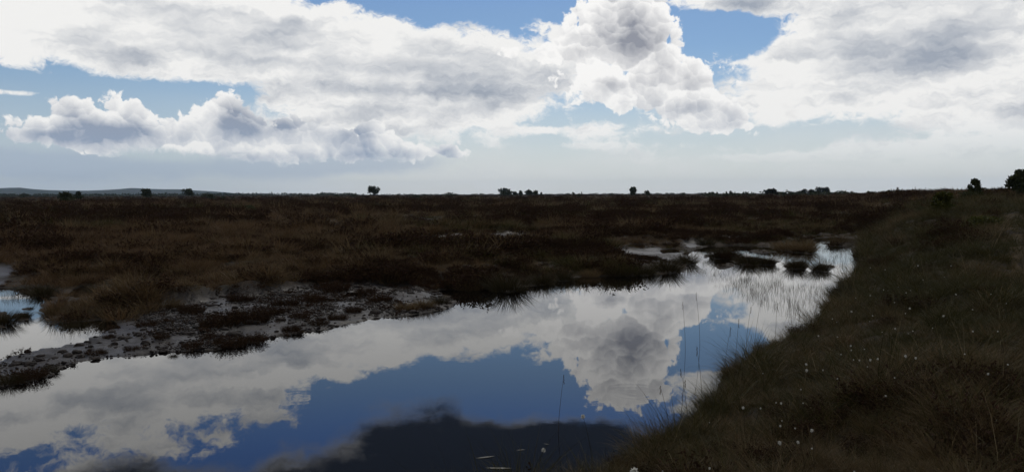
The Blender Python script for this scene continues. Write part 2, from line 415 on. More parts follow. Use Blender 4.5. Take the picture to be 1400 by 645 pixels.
def leaf_material(name, cols, rough=0.6, spec=0.25, thin=0.25):
    """plant colour that differs from plant to plant, a little light coming through"""
    m, b = material(name)
    r = inst_random(); a = attr('tint')
    c = MIX(MAPR(r, 0.0, 1.0, kind='LINEAR'), cols[0], cols[1])
    c = MIX(a, c, cols[2])
    setin(b, Base_Color=c, Roughness=rough, Specular_IOR_Level=spec)
    if thin > 0:
        t = TREE.nodes.new('ShaderNodeBsdfTranslucent'); put(t.inputs['Color'], c)
        mx = TREE.nodes.new('ShaderNodeMixShader'); mx.inputs[0].default_value = thin
        TREE.links.new(b.outputs[0], mx.inputs[1]); TREE.links.new(t.outputs[0], mx.inputs[2])
        TREE.links.new(mx.outputs[0], TREE.nodes['Material Output'].inputs['Surface'])
    return m

m_ground, b = material('bog_ground')
pos = coords()
big = NOISE(pos, 0.11, 5, 0.55, dim='3D')
mid = NOISE(pos, 0.9, 5, 0.6, dim='3D')
fine = NOISE(pos, 9.0, 5, 0.65, dim='3D')
vcol = MIX(MAPR(big, 0.35, 0.65), (0.034, 0.020, 0.009), (0.060, 0.037, 0.015))
vcol = MIX(MAPR(mid, 0.45, 0.75), vcol, (0.030, 0.028, 0.007))
vcol = MIX(MAPR(fine, 0.35, 0.7), (0.014, 0.009, 0.005), vcol)
mudc = MIX(MAPR(mid, 0.3, 0.7), (0.013, 0.010, 0.008), (0.048, 0.040, 0.037))
mudc = MIX(MAPR(fine + (mid - 0.5) * 0.9, 0.50, 0.62), mudc, (0.010, 0.007, 0.006))
am = attr('mud')
setin(b, Base_Color=MIX(am, vcol, mudc), Roughness=MAPR(am * MAPR(mid, 0.35, 0.7, 1.0, 0.3), 0.0, 1.0, 0.9, 0.42), Specular_IOR_Level=0.35)
bump(b, fine + NOISE(pos, 38.0, 3, 0.6, dim='3D') * 0.4, 1.0, 0.03)

m_water, b = material('peat_water')
pos = coords()
w1 = NOISE(VM('MULTIPLY', pos, (1.0, 2.2, 1.0)), 1.1, 3, 0.55, colour=True, dim='3D')
w2 = NOISE(VM('MULTIPLY', pos, (2.0, 5.0, 1.0)), 3.5, 2, 0.5, colour=True, dim='3D')
breeze = MAPR(NOISE(pos, 0.16, 3, 0.5, dim='3D'), 0.42, 0.66, 0.25, 1.0)
off = VM('ADD', VM('SCALE', VM('SUBTRACT', w1, (0.5, 0.5, 0.5)), scale=0.0045), VM('SCALE', VM('SUBTRACT', w2, (0.5, 0.5, 0.5)), scale=0.0035))
off = VM('SCALE', off, scale=breeze)
for (qx, qy, amp, k) in ((412, 543, 0.0016, 34.0), (868, 537, 0.0022, 36.0), (890, 618, 0.002, 42.0)):   # rings spreading where something touched the water
    gx, gy = ground(qx, qy)
    rel = VM('SUBTRACT', pos, (gx, gy, 0.0))
    rr = VM('LENGTH', rel)
    wave = M('SINE', rr * k) * M('POWER', 0.02, rr * rr * 1.6) * amp
    off = VM('ADD', off, VM('SCALE', VM('NORMALIZE', rel), scale=wave))
off = VM('MULTIPLY', off, (1.0, 1.0, 0.0))
geo = TREE.nodes.new('ShaderNodeNewGeometry')
nrm = VM('NORMALIZE', VM('ADD', E(geo.outputs['Normal']), off))
setin(b, Base_Color=(0.0035, 0.003, 0.0026), Roughness=0.012, IOR=1.45, Specular_IOR_Level=0.5, Normal=nrm)

# ------------------------------------------------------------------ the ground, out to the horizon
a_f = np.arange(-44, 44.001, 0.125)
a_c = np.concatenate([np.arange(46, 180, 3.0), np.arange(-180, -45, 3.0)])
angs = np.radians(np.concatenate([a_f, a_c]))
rad_ = [0.5]
while rad_[-1] < 10200:
    q = rad_[-1]
    rad_.append(q + (max(0.06, q * 0.0115) if q < 70 else q * 0.035))
rad_ = np.array(rad_)
na, nr = len(angs), len(rad_)
AA, RR = np.meshgrid(angs, rad_)
GX, GY = (RR * np.sin(AA)).ravel(), (RR * np.cos(AA)).ravel()
GZ, GM, GB, GW = land(GX, GY)
GZ = GZ - (np.hypot(GX, GY) ** 2) / (2 * 6.4e6)           # the curve of the earth, so that the far edge sinks away
idx = np.arange(na * nr).reshape(nr, na)
nxt = np.roll(idx, -1, axis=1)
F = np.stack([idx[:-1], idx[1:], nxt[1:], nxt[:-1]], -1).reshape(-1, 4)[:, ::-1]
verts = np.concatenate([np.stack([GX, GY, GZ], 1), [[0, 0, 0.6]]])
me = mesh_from('moorland', verts, F, m_ground, smooth=True)
at = me.attributes.new('mud', 'FLOAT', 'POINT'); at.data.foreach_set('value', np.append(GM, 0).astype(np.float32))
structure(link('moorland', me))

wme = mesh_from('water', [(-34, 1.2, 0), (40, 1.2, 0), (40, 95, 0), (-34, 95, 0)], [(0, 1, 2, 3)], m_water)
structure(link('water', wme))
# ------------------------------------------------------------------ plants: blades, tufts, twigs
def blades(n, h, spread, width, lean, seed, segs=3, hvar=0.35, droop=0.35, base_r=0.05, mound=0.0):
    """n thin curved blades rising from a patch: verts, triangles, tint"""
    g = np.random.default_rng(seed)
    ang = g.uniform(0, 2 * np.pi, n); rr = base_r * np.sqrt(g.uniform(0, 1, n))
    bx, by = rr * np.cos(ang), rr * np.sin(ang)
    bz = mound * (1 - (rr / max(base_r, 1e-6)) ** 2) - 0.02
    dirn = ang + g.normal(0, 0.7, n)
    L = h * (1 - hvar * g.uniform(0, 1, n))
    ln = np.abs(g.normal(0, lean, n)) + spread * rr / max(base_r, 1e-6)
    fac = g.uniform(0, np.pi, n)
    wx, wy = np.cos(fac) * width * 0.5, np.sin(fac) * width * 0.5
    V = []; lev = np.linspace(0, 1, segs)
    px_, py_, pz_ = bx.copy(), by.copy(), bz.copy(); prev = 0.0
    for k, t in enumerate(lev):
        if k:
            dt = t - prev
            th = ln + droop * t * (0.4 + ln)
            px_ = px_ + np.cos(dirn) * np.sin(th) * L * dt; py_ = py_ + np.sin(dirn) * np.sin(th) * L * dt; pz_ = pz_ + np.cos(th) * L * dt
        prev = t
        w = 1.0 - 0.75 * t ** 1.5
        if k < segs - 1:
            V += [np.stack([px_ - wx * w, py_ - wy * w, pz_], 1), np.stack([px_ + wx * w, py_ + wy * w, pz_], 1)]
        else:
            V += [np.stack([px_, py_, pz_], 1)]
    per = len(V)
    V = np.stack(V, 1).reshape(-1, 3)
    t = []
    for k in range(segs - 2):
        a = 2 * k
        t += [(a, a + 1, a + 3), (a, a + 3, a + 2)]
    a = 2 * (segs - 2)
    t += [(a, a + 1, a + 2)]
    T = (np.arange(n)[:, None, None] * per + np.array(t)[None]).reshape(-1, 3)
    tint = np.repeat(g.uniform(0, 1, n) ** 2.2, per)
    return V, T, tint
def twigs(n, h, seed, base_r=0.12, leaf=0.012, per=9):
    """upright branching twigs set with tiny leaves"""
    g = np.random.default_rng(seed)
    V, T, tint = blades(n, h, 0.55, 0.006, 0.15, seed, 3, 0.45, 0.1, base_r)
    stems = V.reshape(n, 5, 3)
    k = n * per
    i = np.repeat(np.arange(n), per)
    t = g.uniform(0.25, 1.0, k)[:, None]
    a, b, c = (stems[i, 0] + stems[i, 1]) / 2, (stems[i, 2] + stems[i, 3]) / 2, stems[i, 4]
    p = np.where(t < 0.5, a + (b - a) * t * 2, b + (c - b) * (t * 2 - 1)) + g.normal(0, 0.012, (k, 3))
    u = g.normal(0, 1, (k, 3)); u /= np.linalg.norm(u, axis=1)[:, None]
    w = np.cross(u, g.normal(0, 1, (k, 3))); w /= np.linalg.norm(w, axis=1)[:, None]
    s = leaf * g.uniform(0.6, 1.6, (k, 1))
    LV = np.stack([p - w * s * 0.5, p + w * s * 0.5, p + u * s * 2.2], 1).reshape(-1, 3)
    LT = (np.arange(k)[:, None] * 3 + np.arange(3)[None]) + len(V)
    return np.concatenate([V, LV]), np.concatenate([T, LT]), np.concatenate([tint, np.repeat(g.uniform(0, 1, k) ** 3, 3)])
def merge(parts):
    V, T, C = [], [], []; o = 0
    for v, t, c in parts:
        V.append(v); T.append(t + o); C.append(c); o += len(v)
    return np.concatenate(V), np.concatenate(T), np.concatenate(C)
def plant_mesh(name, geo_, mat):
    me = mesh_from(name, geo_[0], geo_[1], mat)
    me.attributes.new('tint', 'FLOAT', 'POINT').data.foreach_set('value', geo_[2].astype(np.float32))
    return me

m_moorgrass = leaf_material('moor_grass', [(0.150, 0.098, 0.045), (0.034, 0.023, 0.010), (0.150, 0.105, 0.052)], thin=0.2, spec=0.1)
m_redgrass = leaf_material('reddish_grass', [(0.135, 0.078, 0.036), (0.048, 0.027, 0.013), (0.150, 0.095, 0.048)], thin=0.2, spec=0.1)
m_green = leaf_material('green_grass', [(0.048, 0.044, 0.011), (0.017, 0.017, 0.005), (0.075, 0.060, 0.018)], thin=0.25, spec=0.1)
m_straw = leaf_material('dead_grass', [(0.21, 0.15, 0.08), (0.10, 0.066, 0.032), (0.28, 0.22, 0.13)], thin=0.2, spec=0.1)
m_heather = leaf_material('heather', [(0.027, 0.015, 0.010), (0.038, 0.019, 0.012), (0.046, 0.030, 0.012)], thin=0.05, spec=0.03, rough=0.9)
m_rush = leaf_material('rush', [(0.024, 0.020, 0.007), (0.032, 0.024, 0.009), (0.058, 0.042, 0.018)], thin=0.15, spec=0.1)
m_moss = leaf_material('moss', [(0.034, 0.034, 0.008), (0.046, 0.030, 0.009), (0.066, 0.052, 0.013)], thin=0.1, spec=0.1)

PROTO = {}
def proto(key, geos, mat):
    PROTO[key] = []
    for g_ in geos:
        PROTO[key].append(bpy.data.objects.new(key, plant_mesh(key, g_, mat)))     # source shapes, not placed in the scene
proto('near_grass', [blades(70, 0.34, 0.5, 0.0042, 0.25, s, 4, 0.6, 0.9, 0.07) for s in (1, 2, 3)], m_green)
proto('near_brown', [blades(70, 0.38, 0.45, 0.0040, 0.22, s, 4, 0.6, 0.8, 0.07) for s in (4, 5, 6)], m_moorgrass)
proto('near_straw', [blades(9, 0.42, 0.7, 0.0036, 0.5, s, 4, 0.5, 0.9, 0.06) for s in (7, 8)], m_straw)
proto('near_heather', [twigs(46, 0.26, s) for s in (9, 10, 11)], m_heather)
proto('near_moss', [blades(120, 0.07, 0.5, 0.005, 0.4, s, 3, 0.5, 0.2, 0.10) for s in (12, 13)], m_moss)
proto('far_grass', [blades(46, 0.42, 0.5, 0.014, 0.25, s, 3, 0.5, 0.6, 0.22, 0.06) for s in (14, 15, 16)], m_moorgrass)
proto('far_red', [blades(46, 0.42, 0.5, 0.014, 0.25, s, 3, 0.5, 0.6, 0.22, 0.06) for s in (17, 18)], m_redgrass)
proto('far_green', [blades(46, 0.36, 0.5, 0.014, 0.25, s, 3, 0.5, 0.6, 0.22, 0.06) for s in (19, 20)], m_green)
proto('far_heather', [twigs(60, 0.36, s, 0.26, 0.024, 7) for s in (21, 22, 23)], m_heather)
proto('near_long', [blades(26, 0.62, 0.35, 0.0042, 0.25, s, 5, 0.5, 1.1, 0.05) for s in (31, 32, 33)], m_green)
proto('near_stalk', [blades(3, 0.75, 0.5, 0.0045, 0.7, s, 4, 0.5, 0.6, 0.05) for s in (34, 35, 36)], m_straw)
proto('sedge', [blades(7, 0.34, 0.2, 0.0045, 0.10, s, 3, 0.5, 0.2, 0.12) for s in (24, 25, 26)], m_rush)

def scatter(name, x, y, z, kinds, sizes, label, cat, tilt=0.12, seed=1):
    """one object of many tufts standing on given points; kinds: list of prototype keys, one per point"""
    g = np.random.default_rng(seed); n = len(x)
    keys = sorted(set(kinds)); kinds = np.asarray(kinds)
    me = bpy.data.meshes.new(name)
    me.vertices.add(n); me.vertices.foreach_set('co', np.stack([x, y, z], 1).astype(np.float32).ravel())
    rot = np.stack([g.normal(0, tilt, n), g.normal(0, tilt, n), g.uniform(0, 6.283, n)], 1).astype(np.float32)
    me.attributes.new('rot', 'FLOAT_VECTOR', 'POINT').data.foreach_set('vector', rot.ravel())
    me.attributes.new('size', 'FLOAT', 'POINT').data.foreach_set('value', np.asarray(sizes, np.float32))
    kid = np.zeros(n, np.int32); srcs = []
    for k in keys:
        sel = np.where(kinds == k)[0]; v = PROTO[k]
        kid[sel] = len(srcs) + g.integers(0, len(v), len(sel)); srcs += v
    me.attributes.new('kid', 'INT', 'POINT').data.foreach_set('value', kid)
    ng = bpy.data.node_groups.new(name, 'GeometryNodeTree')
    ng.interface.new_socket('Geometry', in_out='INPUT', socket_type='NodeSocketGeometry')
    ng.interface.new_socket('Geometry', in_out='OUTPUT', socket_type='NodeSocketGeometry')
    gi, go = ng.nodes.new('NodeGroupInput'), ng.nodes.new('NodeGroupOutput')
    def named(nm, ty):
        q = ng.nodes.new('GeometryNodeInputNamedAttribute'); q.data_type = ty; q.inputs['Name'].default_value = nm
        return next(o for o in q.outputs if o.enabled and o.name == 'Attribute')
    ar, asz, ak = named('rot', 'FLOAT_VECTOR'), named('size', 'FLOAT'), named('kid', 'INT')
    er = ng.nodes.new('FunctionNodeEulerToRotation'); ng.links.new(ar, er.inputs[0])
    jn = ng.nodes.new('GeometryNodeJoinGeometry')
    for i, o in enumerate(srcs):
        oi = ng.nodes.new('GeometryNodeObjectInfo'); oi.inputs['Object'].default_value = o
        cmp_ = ng.nodes.new('FunctionNodeCompare'); cmp_.data_type = 'INT'; cmp_.operation = 'EQUAL'
        ins = [s for s in cmp_.inputs if s.type == 'INT']
        ng.links.new(ak, ins[0]); ins[1].default_value = i
        ip = ng.nodes.new('GeometryNodeInstanceOnPoints')
        ng.links.new(gi.outputs[0], ip.inputs['Points']); ng.links.new(cmp_.outputs[0], ip.inputs['Selection'])
        ng.links.new(oi.outputs['Geometry'], ip.inputs['Instance']); ng.links.new(er.outputs[0], ip.inputs['Rotation']); ng.links.new(asz, ip.inputs['Scale'])
        ng.links.new(ip.outputs[0], jn.inputs[0])
    ng.links.new(jn.outputs[0], go.inputs[0])
    o = link(name, me)
    o.modifiers.new('tufts', 'NODES').node_group = ng
    return stuff(o, label, cat)

def polar_points(n, r0, r1, a0, a1, power, seed):
    """points in a sector, denser near the camera (power 2 = even over the ground)"""
    g = np.random.default_rng(seed)
    r = (r0 ** power + (r1 ** power - r0 ** power) * g.uniform(0, 1, n)) ** (1.0 / power)
    a = np.radians(g.uniform(a0, a1, n))
    return r * np.sin(a), r * np.cos(a), r

# a trodden path along the right edge
PATH = [(1354, 270), (1362, 274), (1376, 287), (1388, 302), (1400, 320)]
PW = [9, 10, 12, 13, 14]
PATHP = np.array([ground(px_ - w, py_, 1.65) for (px_, py_), w in zip(PATH, PW)] + [ground(px_ + w, py_, 1.65) for (px_, py_), w in list(zip(PATH, PW))[::-1]])
m_path, b = material('trodden_path')
pos = coords(); pf = NOISE(pos, 3.0, 5, 0.65, dim='3D')
setin(b, Base_Color=MIX(MAPR(pf, 0.35, 0.65), (0.060, 0.042, 0.024), (0.105, 0.078, 0.048)), Roughness=0.95, Specular_IOR_Level=0.1)
bump(b, pf, 0.8, 0.03)
nP = len(PATH); L_, R_ = PATHP[:nP], PATHP[nP:][::-1]
tt = np.linspace(0, nP - 1, 60); uu = np.linspace(0, 1, 9)
pl = np.stack([np.interp(tt, np.arange(nP), L_[:, k]) for k in (0, 1)], 1); pr = np.stack([np.interp(tt, np.arange(nP), R_[:, k]) for k in (0, 1)], 1)
pg = pl[:, None] * (1 - uu)[None, :, None] + pr[:, None] * uu[None, :, None]
pg = pg + (vnoise(pg[..., 0] * 0.8, pg[..., 1] * 0.8, 3) - 0.5)[..., None] * 0.25
pz = land(pg[..., 0].ravel(), pg[..., 1].ravel())[0] + 0.015
pi_ = np.arange(60 * 9).reshape(60, 9)
structure(link('path', mesh_from('path', np.concatenate([pg.reshape(-1, 2), pz[:, None]], 1), np.stack([pi_[:-1, :-1], pi_[:-1, 1:], pi_[1:, 1:], pi_[1:, :-1]], -1).reshape(-1, 4), m_path, smooth=True)))

# the bank on the right, close to the camera
x, y, r = polar_points(78000, 2.2, 80.0, -6.0, 46.0, 0.75, 101)
z, m, bk, dw = land(x, y)
db = sdist(x, y, BANKP)
n1 = fbm(x * 0.8, y * 0.8, 71, 3); n2 = fbm(x * 0.35, y * 0.35, 77, 3); rnd = rng.uniform(0, 1, len(x))
azd = np.degrees(np.arctan2(x, y))
onpath = sdist(x, y, PATHP) < 0.0
ok = (db < 0.15) & (dw > 0.02) & (~onpath | (rnd < 0.35))
x, y, z, r, n1, n2, rnd, db, azd = [q[ok] for q in (x, y, z, r, n1, n2, rnd, db, azd)]
greenish = 0.40 + 1.3 * (n2 - 0.5) + 0.42 * sstep(azd, 17, 26) * sstep(r, 7, 13) - 0.25 * sstep(db, -1.5, 0.0)
kinds = np.where(rnd < greenish, 'near_grass', 'near_brown')
hz = (n1 > 0.63) & (n2 < 0.56)
kinds = np.where(hz & (rnd > np.where(r < 9, 0.82, 0.62)), 'near_heather', kinds)
kinds = np.where((n1 < 0.36) & (rnd < 0.55), 'near_moss', kinds)
kinds = np.where(rng.uniform(0, 1, len(x)) < 0.16, 'near_straw', kinds)
qq = rng.uniform(0, 1, len(x))
kinds = np.where((qq < 0.10) | ((db > -0.9) & (qq < 0.30)), 'near_long', kinds)
kinds = np.where((qq > 0.972) & (r < 26), 'near_stalk', kinds)
lump = fbm(x * 2.1, y * 2.1, 73, 2)
sz = rng.uniform(0.45, 1.15, len(x)) * (0.35 + 1.5 * lump ** 1.3) * np.clip(0.8 + r / 50, 0.8, 1.9)
sz = sz * np.where(kinds == 'near_moss', 1.6, 1.0)
scatter('bank_grass', x, y, z, list(kinds), sz, 'dark mixed grass, heather and moss covering the right-hand bank', 'grass', 0.16, 5)

# the moor across the water
parts_ = []
for (n, r0, r1, pw, sd_) in ((60000, 12.0, 60.0, 1.3, 201), (52000, 60.0, 260.0, 1.2, 202), (30000, 260.0, 1300.0, 1.1, 203)):
    x, y, r = polar_points(n, r0, r1, -43.0, 43.0, pw, sd_)
    z, m, bk, dw = land(x, y)
    keep = (dw > 0.05) & (m < 0.55) & ~((r < 72) & (bk > 0.5))
    parts_.append(np.stack([x, y, z - r ** 2 / 12.8e6, r], 1)[keep])
q = np.concatenate(parts_); x, y, z, r = q.T
n1 = fbm(x * 0.16, y * 0.16, 81, 3); n2 = fbm(x * 0.05, y * 0.05, 87, 3); rnd = rng.uniform(0, 1, len(x))
band = sstep(r, 26, 38) * (1 - sstep(r, 62, 110))
n3 = fbm(x * 0.07, y * 0.16, 95, 4)
heath = sstep(n3 + 0.08 * band - 0.09 * (1 - sstep(r, 24, 36)) + 0.5 * (n1 - 0.5) + rng.normal(0, 0.035, len(x)), 0.555, 0.63) * 0.80 + 0.06
kinds = np.where(rnd < 0.15 + 2.2 * (n2 - 0.42) + 0.25 * sstep(r, 90, 250), 'far_red', 'far_grass')
kinds = np.where((n2 < 0.47) & (rng.uniform(0, 1, len(x)) < 0.65), 'far_green', kinds)
kinds = np.where(rng.uniform(0, 1, len(x)) < heath, 'far_heather', kinds)
sz = rng.uniform(0.6, 1.25, len(x)) * np.clip(0.75 + r / 90, 0.8, 3.2) * (0.7 + 0.6 * n1)
sz = np.minimum(sz, 2.4)
dwv = land(x, y)[3]
lump = fbm(x * 0.9, y * 0.9, 99, 2)
sz = sz * (0.62 + 0.38 * sstep(dwv, 0.3, 3.5)) * (0.42 + 2.3 * lump ** 2.5)
backp = np.zeros(len(x), bool); nb = r < 80; backp[nb] = sdist(x[nb], y[nb], BACK) < 0
ux, uy = x / r, y / r
front = np.zeros(len(x), bool)
for st in (0.9, 1.8, 2.8):
    _, m2, _, d2 = land(x[nb] + ux[nb] * st, y[nb] + uy[nb] * st)
    front[nb] |= (d2 < 0.02) | ((m2 > 0.5) & (r[nb] > 24))
sz = sz * np.where(front, 0.40, 1.0) * np.where(backp, 0.7, 1.0)

scatter('moor_vegetation', x, y, z, list(kinds), sz, 'brown moor grass and dark heather covering the flat bog', 'heath', 0.12, 6)

# thin sedge standing in the shallows
def in_poly(n, poly, seed):
    g = np.random.default_rng(seed); p = outline(poly)
    lo, hi = p.min(0), p.max(0)
    x = g.uniform(lo[0], hi[0], n * 4); y = g.uniform(lo[1], hi[1], n * 4)
    k = sdist(x, y, p) < 0
    return x[k][:n], y[k][:n]
sx, sy = [], []
for i, (n, poly) in enumerate(((2600, [(935, 330), (1185, 322), (1180, 380), (1120, 392), (1000, 380), (950, 372)]), (420, [(960, 380), (1170, 385), (1130, 425), (1100, 440), (1010, 405)]),
                   (130, [(690, 402), (790, 384), (860, 382), (930, 380), (860, 392), (760, 402)]), (160, [(75, 448), (140, 442), (120, 455), (70, 460)]), (140, [(0, 396), (80, 396), (60, 412), (0, 430)]),
                   (260, [(1010, 515), (1130, 440), (1120, 440), (1040, 480), (960, 545), (900, 600), (960, 575)]), (60, [(600, 408), (680, 402), (660, 412), (620, 416)]))):
    a_, b_ = in_poly(n, poly, 300 + i); sx.append(a_); sy.append(b_)
sx, sy = np.concatenate(sx), np.concatenate(sy)
_, _, _, dw = land(sx, sy)
k = (dw < 0.1) & (fbm(sx * 0.7, sy * 0.7, 91, 2) > 0.50)
sx, sy = sx[k], sy[k]
scatter('shallow_sedge', sx, sy, np.full(len(sx), -0.05), ['sedge'] * len(sx), rng.uniform(0.5, 1.15, len(sx)), 'thin sparse sedge stems standing in the shallow water', 'sedge', 0.10, 8)

# crumbs of peat and bits of dead plant lying all over the mud
def crumb(seed):
    g = np.random.default_rng(seed)
    d = g.normal(0, 1, (7, 3)); d /= np.linalg.norm(d, axis=1)[:, None]; d[:, 2] = np.abs(d[:, 2]) * 0.7
    V = np.concatenate([d * g.uniform(0.6, 1.2, (7, 1)), [[0, 0, 0.7], [0.9, 0, -0.2], [-0.5, 0.8, -0.2], [-0.4, -0.8, -0.2]]])
    bm = bmesh.new()
    for p in V: bm.verts.new(p)
    bmesh.ops.convex_hull(bm, input=bm.verts)
    bmesh.ops.triangulate(bm, faces=bm.faces)
    bm.verts.index_update()
    vs = np.array([v.co[:] for v in bm.verts]); fs = np.array([[v.index for v in f.verts] for f in bm.faces]); bm.free()
    return vs, fs, np.zeros(len(vs))
m_crumb = leaf_material('peat_crumbs', [(0.012, 0.008, 0.006), (0.024, 0.017, 0.013), (0.02, 0.015, 0.01)], thin=0.0, spec=0.2)
proto('crumb', [crumb(s) for s in range(4)], m_crumb)
proto('mud_sprig', [twigs(16, 0.13, s, 0.08, 0.012, 6) for s in (41, 42)], m_heather)
cx_, cy_ = in_poly(26000, MUD, 905)
zz, mm, _, dd = land(cx_, cy_)
nn = fbm(cx_ * 0.8, cy_ * 0.8, 907, 4); azc = np.degrees(np.arctan2(cx_, cy_))
pk = rng.uniform(0, 1, len(cx_)) < np.clip((nn - 0.40) * 4.5 + 0.15 * sstep(azc, -22, -8), 0.04, 1.0)
pk &= (mm > 0.5) & (dd > -0.05)
cx_, cy_, zz = cx_[pk], cy_[pk], zz[pk]
kk = np.where(rng.uniform(0, 1, len(cx_)) < 0.035, 'mud_sprig', 'crumb')
ss_ = np.where(kk == 'crumb', rng.uniform(0.008, 0.032, len(cx_)) * np.where(rng.uniform(0, 1, len(cx_)) < 0.1, 1.8, 1.0), rng.uniform(0.4, 1.1, len(cx_)))
scatter('peat_crumbs', cx_, cy_, zz + 0.002, list(kk), ss_, 'crumbs of dark peat and tiny sprigs strewn over the mud', 'peat crumbs', 0.2, 12)
# ------------------------------------------------------------------ far hills
def far_hills():
    prof = [(-120, 5), (-60, 6), (0, 8.5), (14, 9.0), (28, 9.2), (45, 7.5), (65, 6.5), (85, 6.0), (120, 5.8), (140, 6.4), (165, 7.6), (180, 8.8), (200, 8.0), (225, 7.2), (245, 7.2), (265, 6.0), (290, 4.8), (310, 3.4), (330, 1.6), (345, 0.0)]
    dist, deep = 9000.0, 1800.0
    V, n = [], len(prof)
    for (qx, e) in prof:
        a = math.radians(azel(qx, 264)[0])
        h = e / FPX * dist * 1.05
        for (dd, f) in ((0.0, 0.0), (0.45 * deep, 0.62), (deep, 1.0), (deep * 1.8, 0.0)):
            rr = (dist - deep + dd)
            V.append((math.sin(a) * rr, math.cos(a) * rr, -12.0 + (h + 8.0) * f))
    Fc = [(4 * i + k, 4 * i + 4 + k, 4 * i + 5 + k, 4 * i + 1 + k) for i in range(n - 1) for k in range(3)]
    me = mesh_from('hills', V, Fc, m_hill, smooth=True)
    structure(link('hills', me))
m_hill, b = material('far_hills')
pos = coords()
setin(b, Base_Color=MIX(MAPR(NOISE(pos, 0.002, 4, 0.6, dim='3D'), 0.4, 0.6), (0.035, 0.045, 0.02), (0.06, 0.055, 0.03)), Roughness=0.95, Specular_IOR_Level=0.1)
far_hills()

# ------------------------------------------------------------------ trees and bushes
m_bark, b = material('bark')
setin(b, Base_Color=MIX(MAPR(NOISE(coords(), 6.0, 4, 0.6, dim='3D'), 0.3, 0.7), (0.030, 0.023, 0.017), (0.055, 0.043, 0.032)), Roughness=0.9, Specular_IOR_Level=0.1)
m_leaf = leaf_material('tree_leaves', [(0.030, 0.036, 0.013), (0.030, 0.036, 0.013), (0.052, 0.056, 0.020)], thin=0.2, spec=0.1)
m_gorse = leaf_material('gorse_leaves', [(0.040, 0.046, 0.010), (0.040, 0.046, 0.010), (0.085, 0.075, 0.014)], thin=0.2, spec=0.1)
m_pine = leaf_material('pine_needles', [(0.014, 0.018, 0.011), (0.014, 0.018, 0.011), (0.028, 0.032, 0.016)], thin=0.1, spec=0.1)

def tube(path, radii, sides=6):
    path = np.asarray(path, float); V = []
    for i, p in enumerate(path):
        d = path[min(i + 1, len(path) - 1)] - path[max(i - 1, 0)]; d = d / (np.linalg.norm(d) + 1e-9)
        u = np.cross(d, (0.31, 0.95, 0.05)); u /= np.linalg.norm(u); w = np.cross(d, u)
        for k in range(sides):
            t = 2 * np.pi * k / sides
            V.append(p + (u * math.cos(t) + w * math.sin(t)) * radii[i])
    Fc = []
    for i in range(len(path) - 1):
        for k in range(sides):
            a, b_ = i * sides + k, i * sides + (k + 1) % sides
            Fc += [(a, b_, b_ + sides), (a, b_ + sides, a + sides)]
    return np.array(V), np.array(Fc), np.zeros(len(V))

def leaves(centres, sizes, n, leaf, g):
    """leaf-sized faces spread through clumps"""
    w = sizes.prod(1) ** (2 / 3); w = w / w.sum()
    i = g.choice(len(centres), n, p=w)
    d = g.normal(0, 1, (n, 3)); d /= np.linalg.norm(d, axis=1)[:, None]
    rr = g.uniform(0.25, 1.0, (n, 1)) ** 0.45 * (1 + 0.16 * g.normal(0, 1, (n, 1)))
    p = centres[i] + d * rr * sizes[i]
    u = g.normal(0, 1, (n, 3)); u /= np.linalg.norm(u, axis=1)[:, None]
    v = np.cross(u, g.normal(0, 1, (n, 3))); v /= np.linalg.norm(v, axis=1)[:, None]
    s = leaf * g.uniform(0.5, 1.5, (n, 1))
    V = np.stack([p - v * s * 0.45, p + u * s * 0.2 + v * s * 0.5, p + u * s * 1.3, p - v * s * 0.5 + u * s * 0.6], 1).reshape(-1, 3)
    k = np.arange(n)[:, None] * 4
    T = np.concatenate([k + np.array([[0, 1, 2]]), k + np.array([[0, 2, 3]])])
    return V, T, np.repeat(g.uniform(0, 1, n) ** 2, 4)

